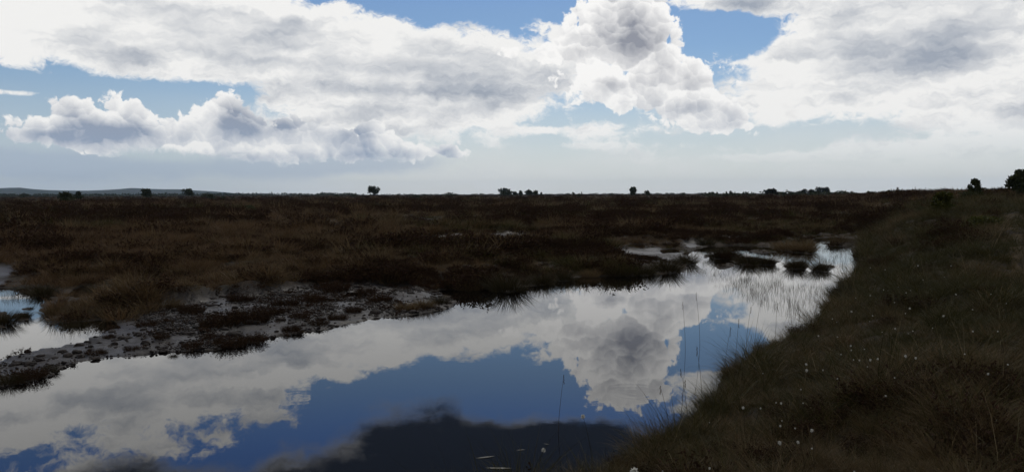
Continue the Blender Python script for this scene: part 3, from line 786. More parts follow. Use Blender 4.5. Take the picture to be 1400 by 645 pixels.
def grow(name, width, height, style, seed, n_leaf, mat):
    """trunk with limbs, and a crown of leaf clumps; style: round, broad, tall, bush, thin, spread"""
    g = np.random.default_rng(seed)
    low = {'round': 0.22, 'broad': 0.30, 'tall': 0.16, 'bush': 0.02, 'thin': 0.25, 'spread': 0.45}[style]
    nc = {'round': 15, 'broad': 16, 'tall': 14, 'bush': 16, 'thin': 16, 'spread': 9}[style]
    cs, ss = [], []
    for k in range(nc):
        t = (k + 0.5) / nc
        zc = height * (low + 0.08 + (0.92 - low - 0.06) * t)
        prof = {'round': math.sin(math.pi * (0.15 + 0.75 * t)), 'broad': 0.65 + 0.5 * math.sin(math.pi * t), 'tall': 0.55 + 0.45 * math.sin(math.pi * (0.2 + 0.7 * t)),
                'bush': 1.0 - 0.55 * t ** 1.6, 'thin': 1.0 - 0.72 * t, 'spread': 1.0 - 0.2 * abs(t - 0.5)}[style]
        a = k * 2.4 + g.uniform(-0.5, 0.5); rad0 = width * 0.5 * prof * g.uniform(0.3, 0.95)
        cs.append((math.cos(a) * rad0, math.sin(a) * rad0, zc + g.normal(0, 0.03) * height))
        q = {'thin': 0.13, 'spread': 0.22}.get(style, 0.24)
        ss.append((width * q * g.uniform(0.5, 1.25), width * q * g.uniform(0.5, 1.25), min(width, height) * q * g.uniform(0.55, 0.95)))
    cs, ss = np.array(cs), np.array(ss)
    cs[:, 2] = np.clip(cs[:, 2], ss[:, 2] * 0.8 + low * height * 0.6, height - ss[:, 2] * 0.8)
    crown = leaves(cs, ss, int(n_leaf * 1.5), min(width, height) * (0.15 if n_leaf < 700 else 0.085) * (0.8 if style == 'thin' and n_leaf > 500 else 1.0), g)
    tr = height * 0.026 + 0.02
    lean = g.normal(0, 0.05, 2) * height
    top = np.array([lean[0], lean[1], height * 0.78])
    wood = [tube([(0, 0, -0.3), (lean[0] * 0.2, lean[1] * 0.2, height * 0.25), (lean[0] * 0.6, lean[1] * 0.6, height * 0.52), top], [tr * 1.3, tr, tr * 0.65, tr * 0.2])]
    for k in range(nc):
        s0 = np.array([lean[0] * 0.3, lean[1] * 0.3, max(0.05, cs[k, 2] * 0.62) if style != 'bush' else height * 0.08])
        mid_ = (s0 + cs[k]) / 2 + np.array([0, 0, -0.04 * height])
        wood.append(tube([s0, mid_, cs[k]], [tr * 0.5, tr * 0.32, tr * 0.12], 4))
    return plant_mesh(name + '_crown', crown, mat), plant_mesh(name + '_trunk', merge(wood), m_bark)

def put_tree(name, qx, base, wpx, hpx, style, label, cat, group=None, dist=None, mat=None, n_leaf=520, seed=None, sink=0.1):
    """stand a tree where the photograph shows it; base = picture row of its foot when that tells the distance"""
    if dist is None: dist = 2.1 * FPX / max(base - horizon(qx), 1.5)
    a = math.radians(azel(qx, 264)[0])
    X, Y = math.sin(a) * dist, math.cos(a) * dist
    Z = float(land(np.array([X]), np.array([Y]))[0][0]) - dist ** 2 / 12.8e6 - sink
    ppm = dist * math.cos(a) / FPX
    crown, trunk = grow(name, wpx * ppm, hpx * ppm + sink, style, seed if seed is not None else int(qx), n_leaf, mat or m_leaf)
    root = link(name, None, loc=(X, Y, Z))
    tag(root, label, cat, group)
    link('trunk', trunk, root); link('crown', crown, root)
    return root
def horizon(qx): return 264.6 - (qx - 700) * math.tan(ROLL)

G = 'single trees along the skyline'; GB_ = 'bushes on the moor'
put_tree('bush', 91, 277, 21, 17, 'bush', 'large dense dark bush standing on the moor at far left', 'bush', GB_, mat=m_leaf, n_leaf=1400)
put_tree('sapling', 107, 273, 11, 12, 'thin', 'thin sapling close to the right of the large dark bush at far left', 'tree', None, n_leaf=420)
put_tree('tree', 201, 270, 12, 12, 'round', 'small round tree on the moor between the large bush and the skyline tree at left', 'tree', G, n_leaf=600)
put_tree('tree', 258, 267.6, 14, 12.5, 'broad', 'dark broad crowned tree on the skyline at left', 'tree', G, dist=640, n_leaf=700)
put_tree('tree', 511, 266, 14, 13.5, 'broad', 'dark blocky crowned tree standing alone on the skyline left of centre', 'tree', G, dist=700, n_leaf=800)
put_tree('tree', 866, 264, 9, 12.5, 'tall', 'tall narrow dark tree on the skyline right of centre', 'tree', G, dist=640, n_leaf=600)
put_tree('tree', 885, 264, 8, 7, 'round', 'small round tree just right of the tall narrow skyline tree', 'tree', G, dist=640, n_leaf=380)
put_tree('bush', 280, 266, 12, 5, 'bush', 'low wide bush on the skyline just right of the broad left tree', 'bush', GB_, dist=600, n_leaf=320)
put_tree('bush', 289, 272.5, 11, 7, 'bush', 'leftmost of three low bushes on the moor right of the broad left tree', 'bush', GB_, n_leaf=420)
put_tree('bush', 305, 273, 8, 6, 'bush', 'middle of three low bushes on the moor right of the broad left tree', 'bush', GB_, n_leaf=420)
put_tree('bush', 318, 273, 8, 5, 'bush', 'rightmost of three low bushes on the moor right of the broad left tree', 'bush', GB_, n_leaf=420)
put_tree('bush', 72, 286, 7, 6, 'bush', 'small bush on the moor below and left of the large dark bush', 'bush', GB_, n_leaf=420)
put_tree('bush', 342, 288, 18, 8, 'bush', 'low wide dark bush in the middle of the moor at left', 'bush', GB_, n_leaf=700)
put_tree('bush', 32, 268, 10, 6, 'round', 'small rounded tree on the treeline at the far left edge', 'tree', None, dist=800, n_leaf=300)
put_tree('bush', 460, 267, 6, 5, 'bush', 'tiny bush on the skyline left of the blocky crowned tree', 'bush', GB_, dist=500, n_leaf=260)
put_tree('bush', 484, 267, 8, 5, 'bush', 'small round bush on the skyline just left of the blocky crowned tree', 'bush', GB_, dist=600, n_leaf=260)
put_tree('bush', 568, 270, 18, 5, 'bush', 'low flat bush right of the blocky crowned tree', 'bush', GB_, dist=420, n_leaf=320)
put_tree('bush', 580, 267, 9, 4, 'bush', 'tiny bush on the skyline beside a low flat bush left of centre', 'bush', GB_, dist=700, n_leaf=240)
put_tree('bush', 615, 267, 20, 5.5, 'bush', 'long low bush on the skyline between the blocky tree and the central clump', 'bush', GB_, dist=650, n_leaf=360)
for (qx, w, h, st, lab) in ((690, 20, 10, 'bush', 'widest bushy tree at the left end of the central skyline clump'), (704, 6, 6, 'round', 'second tree from the left of the central skyline clump'), (712, 6, 7, 'round', 'third tree from the left of the central skyline clump'),
                            (723, 9, 8, 'round', 'fourth tree from the left of the central skyline clump'), (732, 7, 7, 'round', 'fifth tree from the left of the central skyline clump'), (740, 4, 5, 'thin', 'thin tree at the right end of the central skyline clump')):
    put_tree('tree', qx, 266, w, h, st, lab, 'tree', 'clump of trees at the middle of the skyline', dist=760, n_leaf=420)
put_tree('tree', 784, 266, 4, 6, 'round', 'small round topped sapling on the skyline right of the central clump', 'tree', None, dist=520, n_leaf=220)
put_tree('bush', 791, 268, 7, 5, 'bush', 'small bush in front of the skyline right of the central clump', 'bush', GB_, dist=430, n_leaf=260)
put_tree('tree', 795, 266, 3, 7, 'thin', 'thin upright sapling just right of the small bush right of the central clump', 'tree', None, dist=520, n_leaf=80)
put_tree('tree', 836, 265, 5, 4, 'round', 'tiny tree on the skyline left of the tall narrow tree', 'tree', None, dist=640, n_leaf=180)
put_tree('tree', 934, 264, 5, 5, 'bush', 'tiny pointed bush on the skyline right of the small round tree', 'bush', GB_, dist=560, n_leaf=220)
put_tree('tree', 966, 264, 4, 4.5, 'round', 'tiny skyline tree between the small round tree and the flat-topped pines', 'tree', None, dist=520, n_leaf=160)
put_tree('tree', 999, 263.5, 4, 7, 'round', 'small tree on a bare stem on the skyline left of the flat-topped pines', 'tree', None, dist=520, n_leaf=200)
put_tree('bush', 1025, 263, 6, 5, 'bush', 'small bush on the skyline just left of the flat-topped pine', 'bush', GB_, dist=430, n_leaf=240)
put_tree('pine_tree', 1054, 263, 13, 10, 'spread', 'flat-topped leaning pine on the skyline at right', 'tree', None, dist=430, mat=m_pine, n_leaf=420)
put_tree('pine_tree', 1062, 262, 5, 6, 'spread', 'smaller pine right beside the flat-topped leaning pine', 'tree', None, dist=430, mat=m_pine, n_leaf=220)
for (qx, w, h, lab) in ((1073, 9, 4.5, 'first low bush right of the flat-topped pines'), (1082, 8, 5, 'second low bush right of the flat-topped pines'), (1090, 8, 5, 'third low bush right of the flat-topped pines'), (1147, 9, 5, 'small bush just right of the dense dark copse')):
    put_tree('bush', qx, 262, w, h, 'bush', lab, 'bush', GB_, dist=420, n_leaf=300)
for (qx, w, h, lab) in ((1100, 14, 8, 'leftmost dense tree of the dark copse on the right skyline'), (1109, 11, 8, 'second tree of the dark copse on the right skyline'), (1121, 16, 10.5, 'third and broadest tree of the dark copse on the right skyline'), (1130, 12, 10.5, 'rightmost tree of the dark copse on the right skyline')):
    put_tree('tree', qx, 262, w, h, 'bush', lab, 'tree', 'dark copse on the right skyline', dist=620, mat=m_pine, n_leaf=900)
for (qx, w, h, lab) in ((1170, 16, 4.5, 'long low bush on the rise right of the dark copse'), (1190, 14, 5, 'low bush on the rise, second right of the dark copse'), (1216, 14, 6.5, 'rounded bush on the rise, left one of a pair'), (1228, 12, 6.5, 'rounded bush on the rise, right one of a pair'), (1240, 9, 4, 'small bush on the bare rise beside the rounded pair')):
    put_tree('bush', qx, 260, w, h, 'bush', lab, 'bush', GB_, dist=330, n_leaf=360)
put_tree('bush', 1310, 262, 16, 7, 'bush', 'low bush at the left foot of the airy young tree', 'bush', GB_, dist=120, n_leaf=700)
put_tree('birch_tree', 1333, 264, 26, 31, 'thin', 'airy young tree with thin upper branches on the right skyline', 'tree', None, dist=80, n_leaf=1100)
put_tree('bush', 1327, 264, 26, 13, 'bush', 'dense leafy bush around the foot of the airy young tree', 'bush', GB_, dist=78, n_leaf=1300, seed=31)
put_tree('bush', 1352, 262, 16, 8, 'bush', 'small bush just right of the airy young tree', 'bush', GB_, dist=120, n_leaf=700)
put_tree('bush', 1372, 261, 28, 12, 'bush', 'wide rounded bush between the airy tree and the tree at the right edge', 'bush', GB_, dist=120, n_leaf=1500)
put_tree('tree', 1402, 272, 34, 36, 'round', 'leafy tree cut off by the right edge of the picture', 'tree', None, dist=74, n_leaf=2600)
put_tree('gorse_bush', 1287, 287, 27, 26, 'bush', 'yellowish green gorse bush on the near bank at right', 'bush', None, dist=38, mat=m_gorse, n_leaf=2600)
put_tree('bush', 1262, 290, 22, 10, 'bush', 'low dark bush at the left foot of the gorse bush', 'bush', GB_, dist=42, n_leaf=900)
put_tree('bush', 1345, 300, 50, 16, 'bush', 'low spreading green bush right of the gorse bush', 'bush', GB_, dist=30, mat=m_gorse, n_leaf=2600)

# a far belt of trees and hedges under the horizon, too far to tell apart
gq = np.random.default_rng(55)
bits = []
for k in range(620):
    qx = gq.choice([gq.uniform(-160, 480), gq.uniform(480, 1000), gq.uniform(1000, 1600)], p=[0.5, 0.28, 0.22])
    dist = gq.uniform(1500, 2600); a = math.radians(azel(qx, 264)[0])
    hh = gq.uniform(1.0, 3.0) * dist / FPX * (0.5 if 480 < qx < 1000 else 1.0); ww = hh * gq.uniform(1.5, 4.0)
    z0 = 0.2
    if qx > 960:
        dist = gq.uniform(420, 800); hh = gq.uniform(1.5, 4.5) * dist / FPX; ww = hh * gq.uniform(1.0, 2.5)
        z0 = float(land(np.array([math.sin(a) * dist]), np.array([math.cos(a) * dist]))[0][0])
    c_ = np.array([[math.sin(a) * dist, math.cos(a) * dist, z0 + hh * 0.45 - dist ** 2 / 12.8e6]])
    bits.append(leaves(np.repeat(c_, 2, 0) + gq.normal(0, 0.4, (2, 3)), np.array([[ww, ww, hh * 0.6]] * 2), 46, hh * 0.5, gq))
fo = link('far_treeline', plant_mesh('far_treeline', merge(bits), m_leaf))
stuff(fo, 'faint low belt of far trees and hedges along the horizon', 'treeline')

# ------------------------------------------------------------------ tussocks at the water's edge
m_peat, b = material('peat')
pos = coords(); pn = NOISE(pos, 14.0, 5, 0.6, dim='3D')
setin(b, Base_Color=MIX(MAPR(pn, 0.35, 0.65), (0.010, 0.007, 0.005), (0.028, 0.020, 0.015)), Roughness=0.75, Specular_IOR_Level=0.25)
bump(b, pn, 0.8, 0.02)
def mound_mesh(name, rad0, h, seed, rings=5, sides=14):
    g = np.random.default_rng(seed); V = []
    ph = g.uniform(0, 6.28, 3)
    for i in range(rings):
        t = i / (rings - 1)
        for k in range(sides):
            a = 2 * math.pi * k / sides
            wob = 1 + 0.16 * math.sin(2 * a + ph[0]) + 0.10 * math.sin(3 * a + ph[1]) + g.normal(0, 0.04)
            rr = rad0 * wob * (1 - t ** 1.8) + 0.002
            V.append((rr * math.cos(a), rr * math.sin(a), -0.12 + (h + 0.12) * (t ** 0.7) + g.normal(0, 0.01)))
    Fc = [(i * sides + k, i * sides + (k + 1) % sides, (i + 1) * sides + (k + 1) % sides, (i + 1) * sides + k) for i in range(rings - 1) for k in range(sides)]
    return mesh_from(name, V, Fc, m_peat, smooth=True)
TUS = {}
for key, mat, h_, n_, w_, leanv in (('rush', m_rush, 0.66, 620, 0.009, 0.30), ('brown', m_moorgrass, 0.56, 640, 0.009, 0.40), ('straw', m_straw, 0.40, 200, 0.006, 0.8), ('long', m_green, 0.78, 300, 0.0055, 0.55), ('heath', m_heather, 0.40, 0, 0, 0)):
    for v in range(3):
        if key == 'heath': geo_ = twigs(330, h_, 400 + v, 0.34, 0.014, 9)
        else: geo_ = blades(n_, h_, 0.55, w_, leanv * 0.7, 410 + v + len(key) * 7, 4, 0.5, 0.45, 0.34, 0.08)
        TUS[key, v] = (plant_mesh(key + '_foliage', geo_, mat), mound_mesh(key + '_mound', 0.33, 0.07, 420 + v))
def tussock(i, qx, qy, wpx, key, label, hscale=1.0, group=None, name=None):
    X, Y = ground(qx, qy)
    for _ in range(4):
        Z = max(float(land(np.array([X]), np.array([Y]))[0][0]), 0.0)
        X, Y = ground(qx, qy, Z)
    s = wpx * Y / FPX / (0.95 if key != 'heath' else 0.70)
    fol, mnd = TUS[key, i % 3]
    root = link(name or {'rush': 'rush_tussock', 'brown': 'grass_tussock', 'long': 'grass_tussock', 'straw': 'dead_grass_tuft', 'heath': 'heather_clump'}[key], None, loc=(X, Y, Z - 0.02), rotz=i * 1.7)
    root.scale = (s, s, s * hscale)
    tag(root, label, {'rush': 'tussock', 'brown': 'tussock', 'long': 'tussock', 'straw': 'grass tuft', 'heath': 'heather'}[key], group)
    link('foliage', fol, root); link('root_mound', mnd, root)
    return root
TL = [
    (695, 398, 62, 'rush', 'big dark tussock on the far shore with a deep reflection, above the pool centre'), (640, 396, 44, 'brown', 'brown tussock on the far shore just left of the big dark one'), (740, 389, 40, 'rush', 'dark tussock on the far shore just right of the big dark one'),
    (770, 383, 34, 'rush', 'small dark tussock on the far shore, second right of the big dark one'), (806, 378, 30, 'brown', 'low brown tussock on the far shore, third right of the big dark one'), (845, 377, 38, 'rush', 'dark tussock on the far shore where the pool bends back'),
    (880, 375, 34, 'rush', 'dark tussock left beside the wide point tussock on the far shore'), (912, 371, 46, 'rush', 'wide dark tussock on the point where the far shore turns into the back pool'), (938, 360, 36, 'rush', 'dark tussock behind the point, at the left mouth of the back pool'),
    (985, 352, 36, 'rush', 'leftmost of the dark islet tussocks in the back pool'), (1005, 353, 28, 'rush', 'second from the left of the dark islet tussocks in the back pool'), (1022, 360, 34, 'rush', 'third from the left of the dark islet tussocks in the back pool'), (1048, 360, 30, 'rush', 'fourth from the left of the dark islet tussocks in the back pool'),
    (1088, 366, 34, 'rush', 'left tussock of the short islet in the back pool'), (1121, 369, 32, 'rush', 'right tussock of the short islet in the back pool'), (1148, 334, 34, 'brown', 'low tussock of the thin islet at the far end of the back pool'),
    (1075, 342, 40, 'brown', 'left part of the brown hummock beside the far end of the pool'), (1098, 343, 44, 'brown', 'right part of the brown hummock beside the far end of the pool'), (1030, 333, 34, 'rush', 'dark tussock on the back shore of the far pool'), (965, 336, 30, 'rush', 'dark tussock at the back left corner of the far pool'),
    (1150, 406, 44, 'rush', 'dark shaggy tussock jutting into the pool from the right bank'), (1132, 440, 36, 'brown', 'brown tussock on the right shore below the shaggy one'), (1100, 458, 34, 'heath', 'dark heather overhanging the right shore'), (1180, 352, 30, 'rush', 'tussock at the right shore beside the far end of the pool'),
    (2, 442, 44, 'rush', 'dark tussock at the left edge in the left pool'), (31, 434, 26, 'rush', 'small round tussock islet in the left pool'), (41, 422, 10, 'rush', 'tiny dark tuft islet in the left pool'), (72, 430, 36, 'brown', 'leftmost tussock of the grassy mass right of the left pool'), (108, 431, 40, 'brown', 'second tussock of the grassy mass right of the left pool'),
    (146, 431, 40, 'brown', 'third tussock of the grassy mass right of the left pool'), (185, 428, 48, 'brown', 'fourth tussock of the grassy mass right of the left pool'), (225, 420, 46, 'brown', 'fifth tussock of the grassy mass right of the left pool'), (60, 404, 40, 'rush', 'dark tussock on the back shore of the left pool'), (140, 404, 44, 'rush', 'round dark tussock between the small puddles at left'),
    (300, 446, 44, 'heath', 'left half of the big black heather clump on the mud spit'), (340, 440, 48, 'heath', 'right half of the big black heather clump on the mud spit'), (262, 428, 30, 'heath', 'small heather clump on the mud behind the big black one'), (200, 446, 22, 'heath', 'small dark clump in the middle of the bare mud'),
    (12, 524, 36, 'rush', 'dark tussock at the tip of the spit by the left edge'), (44, 516, 32, 'heath', 'second dark clump at the left tip of the spit'), (68, 508, 26, 'rush', 'third dark tussock at the left tip of the spit'), (237, 487, 13, 'rush', 'tiny rush tuft standing in the water off the spit'),
    (315, 474, 34, 'heath', 'dark clump on the water edge of the spit below the big black one'), (345, 468, 30, 'heath', 'dark clump on the spit edge, just right of the one below the big black clump'), (398, 452, 20, 'heath', 'small dark clump on the spit edge right of the big black one'), (436, 444, 24, 'heath', 'dark clump on the right part of the spit edge, left of a pair'), (462, 437, 22, 'heath', 'dark clump on the right part of the spit edge, right of a pair'),
    (556, 424, 34, 'brown', 'left reddish tussock on the right end of the spit'), (580, 420, 36, 'brown', 'middle reddish tussock on the right end of the spit'), (602, 414, 28, 'rush', 'dark tussock at the very tip of the right end of the spit'), (456, 398, 36, 'heath', 'dark heather behind the puddle on the spit'), (520, 412, 28, 'heath', 'flat dark clump on the mud near the right end of the spit'),
    (390, 418, 30, 'heath', 'dark clump on the mud left of the puddle'), (1046, 480, 40, 'brown', 'arching brown tussock on the near right shore'), (1008, 512, 44, 'brown', 'arching brown tussock on the near right shore, below the first'), (972, 556, 46, 'rush', 'long-bladed tussock overhanging the water on the near right shore'),
    (905, 612, 40, 'heath', 'dark heather bush at the water edge near the bottom of the picture'), (858, 636, 40, 'heath', 'lowest dark heather bush at the bottom edge of the picture'), (938, 588, 44, 'brown', 'brown tussock between the overhanging one and the dark heather'),
]
ORD = ['lowest', 'second', 'third', 'fourth', 'fifth', 'sixth', 'seventh', 'eighth', 'ninth', 'tenth']
for k, (qx, qy, w) in enumerate(((880, 634, 60), (922, 606, 62), (950, 582, 60), (966, 566, 56), (984, 545, 54), (1000, 524, 48), (1020, 506, 44), (1062, 478, 38), (1088, 466, 34), (1118, 452, 30))):
    TL.append((qx, qy, w, 'long', f'{ORD[k]} of the long-bladed grass tussocks arching over the right shore, counted from the bottom'))
BT = [(1010, 600, 60, 'brown'), (1080, 560, 50, 'heath'), (1100, 625, 66, 'long'), (1128, 510, 40, 'heath'), (1148, 560, 50, 'brown'), (1165, 455, 34, 'brown'), (1190, 610, 60, 'heath'), (1205, 520, 46, 'long'), (1222, 430, 30, 'heath'), (1240, 475, 40, 'brown'),
      (1255, 565, 60, 'long'), (1275, 400, 30, 'heath'), (1288, 520, 50, 'heath'), (1300, 445, 38, 'long'), (1335, 495, 50, 'brown'), (1345, 390, 36, 'heath'), (1352, 560, 60, 'heath'), (1372, 440, 44, 'brown')]
NTH = 'leftmost,second,third,fourth,fifth,sixth,seventh,eighth,ninth,tenth,eleventh,twelfth,thirteenth,fourteenth,fifteenth,sixteenth,seventeenth,rightmost'.split(',')
for k, (qx, qy, w, key) in enumerate(BT):
    nm = NTH[k] if k in (0, len(BT) - 1) else NTH[k] + ' from the left'
    TL.append((qx, qy + 14, w, key, f'{nm} of the rough tussocks scattered over the right bank'))
for (qx, qy, w, lab) in ((1305, 640, 44, 'pale dead grass tuft at the bottom right edge of the picture'), (1342, 596, 40, 'pale dead grass tuft on the near bank above the bottom one'), (1268, 418, 20, 'small pale dead grass tuft half way up the right bank'), (1284, 566, 34, 'pale dead grass tuft left of the others on the near bank')):
    TL.append((qx, qy, w, 'straw', lab))
for k, (qx, qy, w) in enumerate(((130, 484, 20), (180, 478, 16), (222, 462, 18), (262, 474, 20), (286, 462, 18), (372, 430, 26), (410, 434, 24), (428, 412, 26), (482, 426, 22), (500, 402, 24), (330, 412, 28), (150, 462, 14))):
    TL.append((qx, qy, w, 'heath', f'{"leftmost" if k == 0 else ORD[k] + " from the left"} of the small ragged heather clumps on the mud spit' if k < 10 else ['heather clump at the back of the mud behind the big black one', 'tiny heather clump on the mud beside the left pool'][k - 10]))
for i, (qx, qy, w, key, lab) in enumerate(TL):
    tussock(i, qx, qy, w, key, lab, 0.85 if key != 'heath' else 1.0)

# ------------------------------------------------------------------ clods of peat on the mud
def clod_mesh(seed):
    g = np.random.default_rng(seed)
    bm = bmesh.new(); bmesh.ops.create_icosphere(bm, subdivisions=2, radius=1.0)
    k1, k2, k3 = g.normal(0, 1.6, 3), g.normal(0, 3.2, 3), g.uniform(0, 6, 2)
    for v in bm.verts:
        p = np.array(v.co)
        f = 1 + 0.22 * math.sin(p @ k1 + k3[0]) + 0.14 * math.sin(p @ k2 + k3[1]) + g.normal(0, 0.05)
        v.co = Vector((p[0] * f, p[1] * f * 0.8, max(p[2] * f * 0.55, -0.25)))
    me = bpy.data.meshes.new('peat_clod'); bm.to_mesh(me); bm.free(); me.materials.append(m_peat)
    return me
CL = [clod_mesh(s) for s in range(5)]
gx_, gy_ = in_poly(900, MUD, 901)
zz, mm, _, dd = land(gx_, gy_)
gc = np.random.default_rng(902)
keep = (mm > 0.7) & (gx_ / gy_ > -0.72) & (gc.uniform(0, 1, len(gx_)) < 0.25 + 0.75 * (fbm(gx_ * 0.5, gy_ * 0.5, 903, 2) > 0.46))
pts = np.stack([gx_, gy_, zz], 1)[keep][:240]
for i, p in enumerate(pts):
    s = float(gc.uniform(0.035, 0.085) * (1.5 if gc.uniform() < 0.14 else 1.0))
    o = link('peat_clod', CL[i % 5], loc=(p[0], p[1], p[2] + s * 0.12), rotz=gc.uniform(0, 6.28))
    o.scale = (s * gc.uniform(0.8, 1.5), s, s * gc.uniform(0.7, 1.2))
    where = p[0] / p[1]
    zone = 'left tip' if where < -0.47 else 'bare left half' if where < -0.36 else 'crumbly middle' if where < -0.24 else 'right end'
    tag(o, f'small dark clod of wet peat lying on the {zone} of the mud spit', 'clod', f'peat clods on the {zone} of the mud spit')

# ------------------------------------------------------------------ cottongrass
m_cotton, b = material('cotton')
setin(b, Base_Color=(0.62, 0.60, 0.54), Roughness=0.9, Specular_IOR_Level=0.1)
t_ = TREE.nodes.new('ShaderNodeBsdfTranslucent'); t_.inputs[0].default_value = (0.65, 0.63, 0.56, 1)
mx_ = TREE.nodes.new('ShaderNodeMixShader'); mx_.inputs[0].default_value = 0.45
TREE.links.new(b.outputs[0], mx_.inputs[1]); TREE.links.new(t_.outputs[0], mx_.inputs[2]); TREE.links.new(mx_.outputs[0], TREE.nodes['Material Output'].inputs['Surface'])
def head_mesh(seed):
    """a loose tuft of white hairs hanging from the top of the stem"""
    g = np.random.default_rng(seed); n = 150
    d = g.normal(0, 1, (n, 3)); d /= np.linalg.norm(d, axis=1)[:, None]; d[:, 2] -= 0.25
    L = g.uniform(0.010, 0.021, (n, 1))
    tip = d * L * np.array([1.0, 1.0, 1.15]); tip[:, 2] -= 0.004
    wv_ = np.cross(d, g.normal(0, 1, (n, 3))); wv_ /= np.linalg.norm(wv_, axis=1)[:, None]
    V = np.stack([wv_ * 0.0012, tip * 0.6 + wv_ * 0.0026, tip, tip * 0.6 - wv_ * 0.0026], 1).reshape(-1, 3)
    k = np.arange(n)[:, None] * 4
    return mesh_from('cotton_head', V, np.concatenate([k + np.array([[0, 1, 2]]), k + np.array([[0, 2, 3]])]), m_cotton)
HEADS = [head_mesh(s) for s in range(4)]
def stem_mesh(h, bend, seed):
    g = np.random.default_rng(seed); a = g.uniform(0, 6.28)
    p = [(math.cos(a) * bend * t ** 2, math.sin(a) * bend * t ** 2, h * t) for t in np.linspace(0, 1, 5)]
    v, t, c = tube(p, [0.0022, 0.002, 0.0018, 0.0015, 0.0012], 4)
    return plant_mesh('cottongrass_stem', (v, t, c), m_rush), p[-1]
STEMS = [stem_mesh(h, bnd, s) for s, (h, bnd) in enumerate(((0.34, 0.05), (0.40, 0.09), (0.46, 0.06), (0.38, 0.12), (0.50, 0.10)))]
def cotton(qx, qy, i, label, group, size=1.0, zoff=None, tall=1.0):
    """head seen at that point of the photograph, its stem rooted in the bank below"""
    st, top = STEMS[i % 5]
    hgt = top[2] * tall
    X, Y = ground(qx, qy, 0.6 + hgt * 0.6)
    for _ in range(8):
        Z = float(land(np.array([X]), np.array([Y]))[0][0])
        X, Y = ground(qx, qy, max(Z, -0.1) + hgt)
    X -= top[0]; Y -= top[1]
    Z = float(land(np.array([X]), np.array([Y]))[0][0])
    root = link('cottongrass', None, loc=(X, Y, Z - 0.01))
    tag(root, label, 'cottongrass', group)
    s_ = link('stem', st, root); s_.scale = (1, 1, tall)
    h_ = link('head', HEADS[i % 4], root, loc=(top[0], top[1], hgt), rotz=i * 1.3)
    h_.scale = (size, size, size)
CG = [(1214, 397), (1228, 391), (1208, 396), (1190, 396), (1170, 406), (1165, 424), (1239, 394), (1245, 396), (1291, 377), (1262, 380), (1300, 371), (1189, 434), (1193, 431), (1164, 425), (1224, 440), (1242, 447), (1248, 453), (1223, 413), (1238, 425), (1244, 417), (1206, 458),
      (1275, 450), (1119, 455), (1145, 460), (1150, 474), (1164, 478), (1163, 481), (1182, 473), (1190, 487), (1167, 489), (1175, 490), (1200, 490), (1186, 499), (1238, 484), (1252, 485), (1319, 482), (1364, 457), (1351, 509), (1223, 517), (1211, 535), (1125, 509), (1103, 508), (1145, 512), (1378, 497),
      (1040, 548), (1061, 549), (1068, 552), (1098, 548), (1095, 528), (1067, 571), (1069, 577), (1087, 582), (1110, 586), (1066, 598), (1091, 601), (1016, 555), (1102, 507), (1043, 509), (970, 574), (1110, 616), (906, 641), (970, 641), (1168, 641), (1190, 364), (1120, 421), (1138, 436), (1144, 441), (1255, 366), (1180, 380),
      (1210, 372), (1330, 420), (1376, 410), (1290, 430), (1330, 455), (1355, 395), (1307, 398)]
for i, (qx, qy) in enumerate(CG):
    zone = 'at the far end of the right bank' if qy < 420 else 'half way along the right bank' if qy < 495 else 'on the near part of the right bank'
    if qx < 1110 and qy > 420: zone = 'on the near right bank close to the water'
    cotton(qx, qy, i, f'cottongrass with a small white fluffy head {zone}', f'cottongrass {zone}', float(gc.choice([gc.uniform(0.3, 0.55), gc.uniform(0.5, 0.9)])), tall=float(gc.uniform(0.75, 1.15)))
cotton(867, 641, 2, 'cottongrass with the largest white head, at the bottom edge of the picture', None, 1.9, tall=1.0)
cotton(797, 567, 1, 'white cottongrass head in front of the water, right one of the two', None, 1.15, tall=1.5)
cotton(743, 575, 3, 'white cottongrass head in front of the dark water, left one of the two', None, 1.2, tall=1.5)

# ------------------------------------------------------------------ single tall grass stems standing before the water
m_stalk, b = material('dry_stalk')
setin(b, Base_Color=(0.055, 0.038, 0.020), Roughness=0.8, Specular_IOR_Level=0.1)
def stalk(qx, qy_foot, qy_top, lean_px, label, group):
    X, Y = ground(qx, qy_foot)
    Z = max(float(land(np.array([X]), np.array([Y]))[0][0]), -0.05)
    h = (qy_foot - qy_top) / FPX * Y
    top = lean_px / FPX * Y
    g = np.random.default_rng(int(qx * 7 + qy_top))
    p = [(top * t ** 1.6, g.normal(0, 0.004), h * t) for t in np.linspace(0, 1, 6)]
    root = link('grass_stalk', None, loc=(X, Y, Z))
    tag(root, label, 'grass stalk', group)
    v, t, c = tube(p, [0.0028, 0.0026, 0.0023, 0.002, 0.0017, 0.001], 4)
    link('stem', mesh_from('stalk_stem', v, t, m_stalk), root)
    n = 16; V = []
    for k in range(n):
        q = np.array(p[-1]) - np.array([0.02 * top, 0, 0.16 * h]) * (k / n) * 1.0
        a = g.uniform(0, 6.28); d = np.array([math.cos(a) * 0.010, math.sin(a) * 0.010, 0.016])
        V += [q, q + d * 0.5 + np.array([0.003, 0, 0]), q + d, q + d * 0.5 - np.array([0.003, 0, 0])]
    k = np.arange(n)[:, None] * 4
    link('seed_head', mesh_from('stalk_seed_head', V, np.concatenate([k + np.array([[0, 1, 2]]), k + np.array([[0, 2, 3]])]), m_stalk), root)
stalk(763, 590, 505, 8, 'single tall dark grass stalk standing in the middle of the water', None)
ST = sorted(((937, 480, 408, -4), (957, 470, 395, -6), (1020, 475, 415, 6), (1032, 470, 405, 8), (1060, 462, 410, 2), (1083, 458, 405, -4), (988, 540, 452, 10), (960, 560, 478, -8), (940, 580, 505, -10), (1005, 520, 440, 4), (916, 600, 528, -14), (930, 590, 520, 6)))
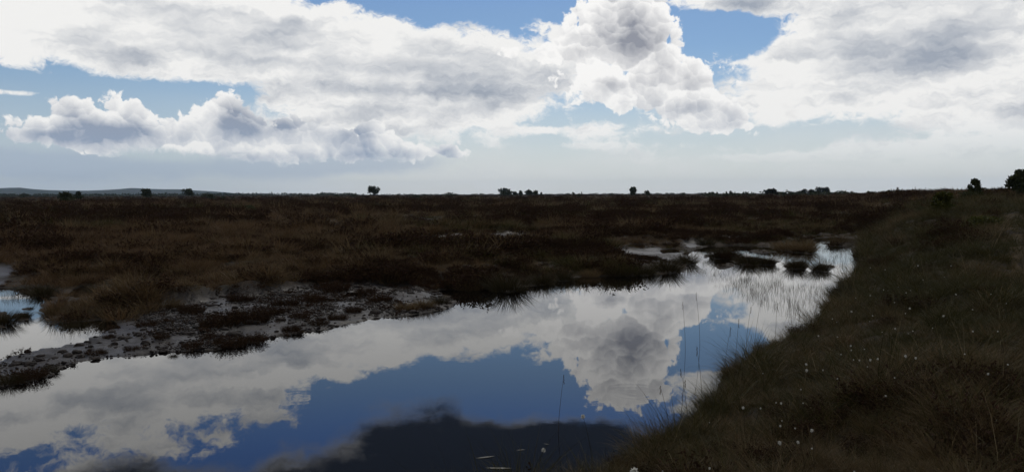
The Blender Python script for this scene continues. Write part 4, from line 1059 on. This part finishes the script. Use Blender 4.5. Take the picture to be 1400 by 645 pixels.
ORD2 = ['leftmost'] + [w + ' from the left' for w in 'second third fourth fifth sixth seventh eighth ninth tenth eleventh'.split()] + ['rightmost']
for k, (qx, f, tp, ln) in enumerate(ST):
    stalk(qx, f, tp, ln, f'{ORD2[k]} of twelve thin grass stalks against the water by the right shore', 'grass stalks along the right shore')

# ------------------------------------------------------------------ pale leaves floating near the bottom of the picture
m_fleaf, b = material('floating_leaf')
setin(b, Base_Color=(0.075, 0.070, 0.050), Roughness=0.6)
for (qx, qy, s, rz, lab) in ((664, 625, 0.10, 0.3, 'largest pale leaf floating on the dark water near the bottom'), (682, 640, 0.13, -0.1, 'long thin pale leaf floating at the bottom edge'), (712, 615, 0.05, 0.2, 'small pale leaf floating above the larger ones'), (747, 607, 0.035, -0.4, 'tiny pale leaf floating right of the others')):
    X, Y = ground(qx, qy)
    V = [(-1, 0, 0.0), (-0.4, 0.16, 0.01), (0.3, 0.18, 0.015), (1, 0.02, 0.03), (0.3, -0.16, 0.012), (-0.4, -0.15, 0.008), (0, 0, 0.0)]
    V = [(a_ * s, b_ * s, c_ * s + 0.004) for a_, b_, c_ in V]
    o = link('floating_leaf', mesh_from('floating_leaf', V, [(0, 6, 1), (1, 6, 2), (2, 6, 3), (3, 6, 4), (4, 6, 5), (5, 6, 0)], m_fleaf), loc=(X, Y, 0.0), rotz=rz)
    tag(o, lab, 'leaf')

# ------------------------------------------------------------------ the air
bm = bmesh.new(); bmesh.ops.create_cube(bm, size=1.0)
hm = bpy.data.meshes.new('haze'); bm.to_mesh(hm); bm.free()
m_haze = bpy.data.materials.new('haze'); m_haze.use_nodes = True; m_haze.node_tree.nodes.clear()
vo = m_haze.node_tree.nodes.new('ShaderNodeOutputMaterial'); pv = m_haze.node_tree.nodes.new('ShaderNodeVolumePrincipled')
pv.inputs['Color'].default_value = (0.55, 0.76, 1.0, 1); pv.inputs['Density'].default_value = 4.2e-5; pv.inputs['Anisotropy'].default_value = 0.6
m_haze.node_tree.links.new(pv.outputs[0], vo.inputs['Volume'])
hm.materials.append(m_haze)
ho = link('haze', hm, loc=(0, 0, 70.0)); ho.scale = (21000, 21000, 190)
ho['kind'] = 'stuff'; ho['label'] = 'thin pale haze in the air over the moor'; ho['category'] = 'haze'
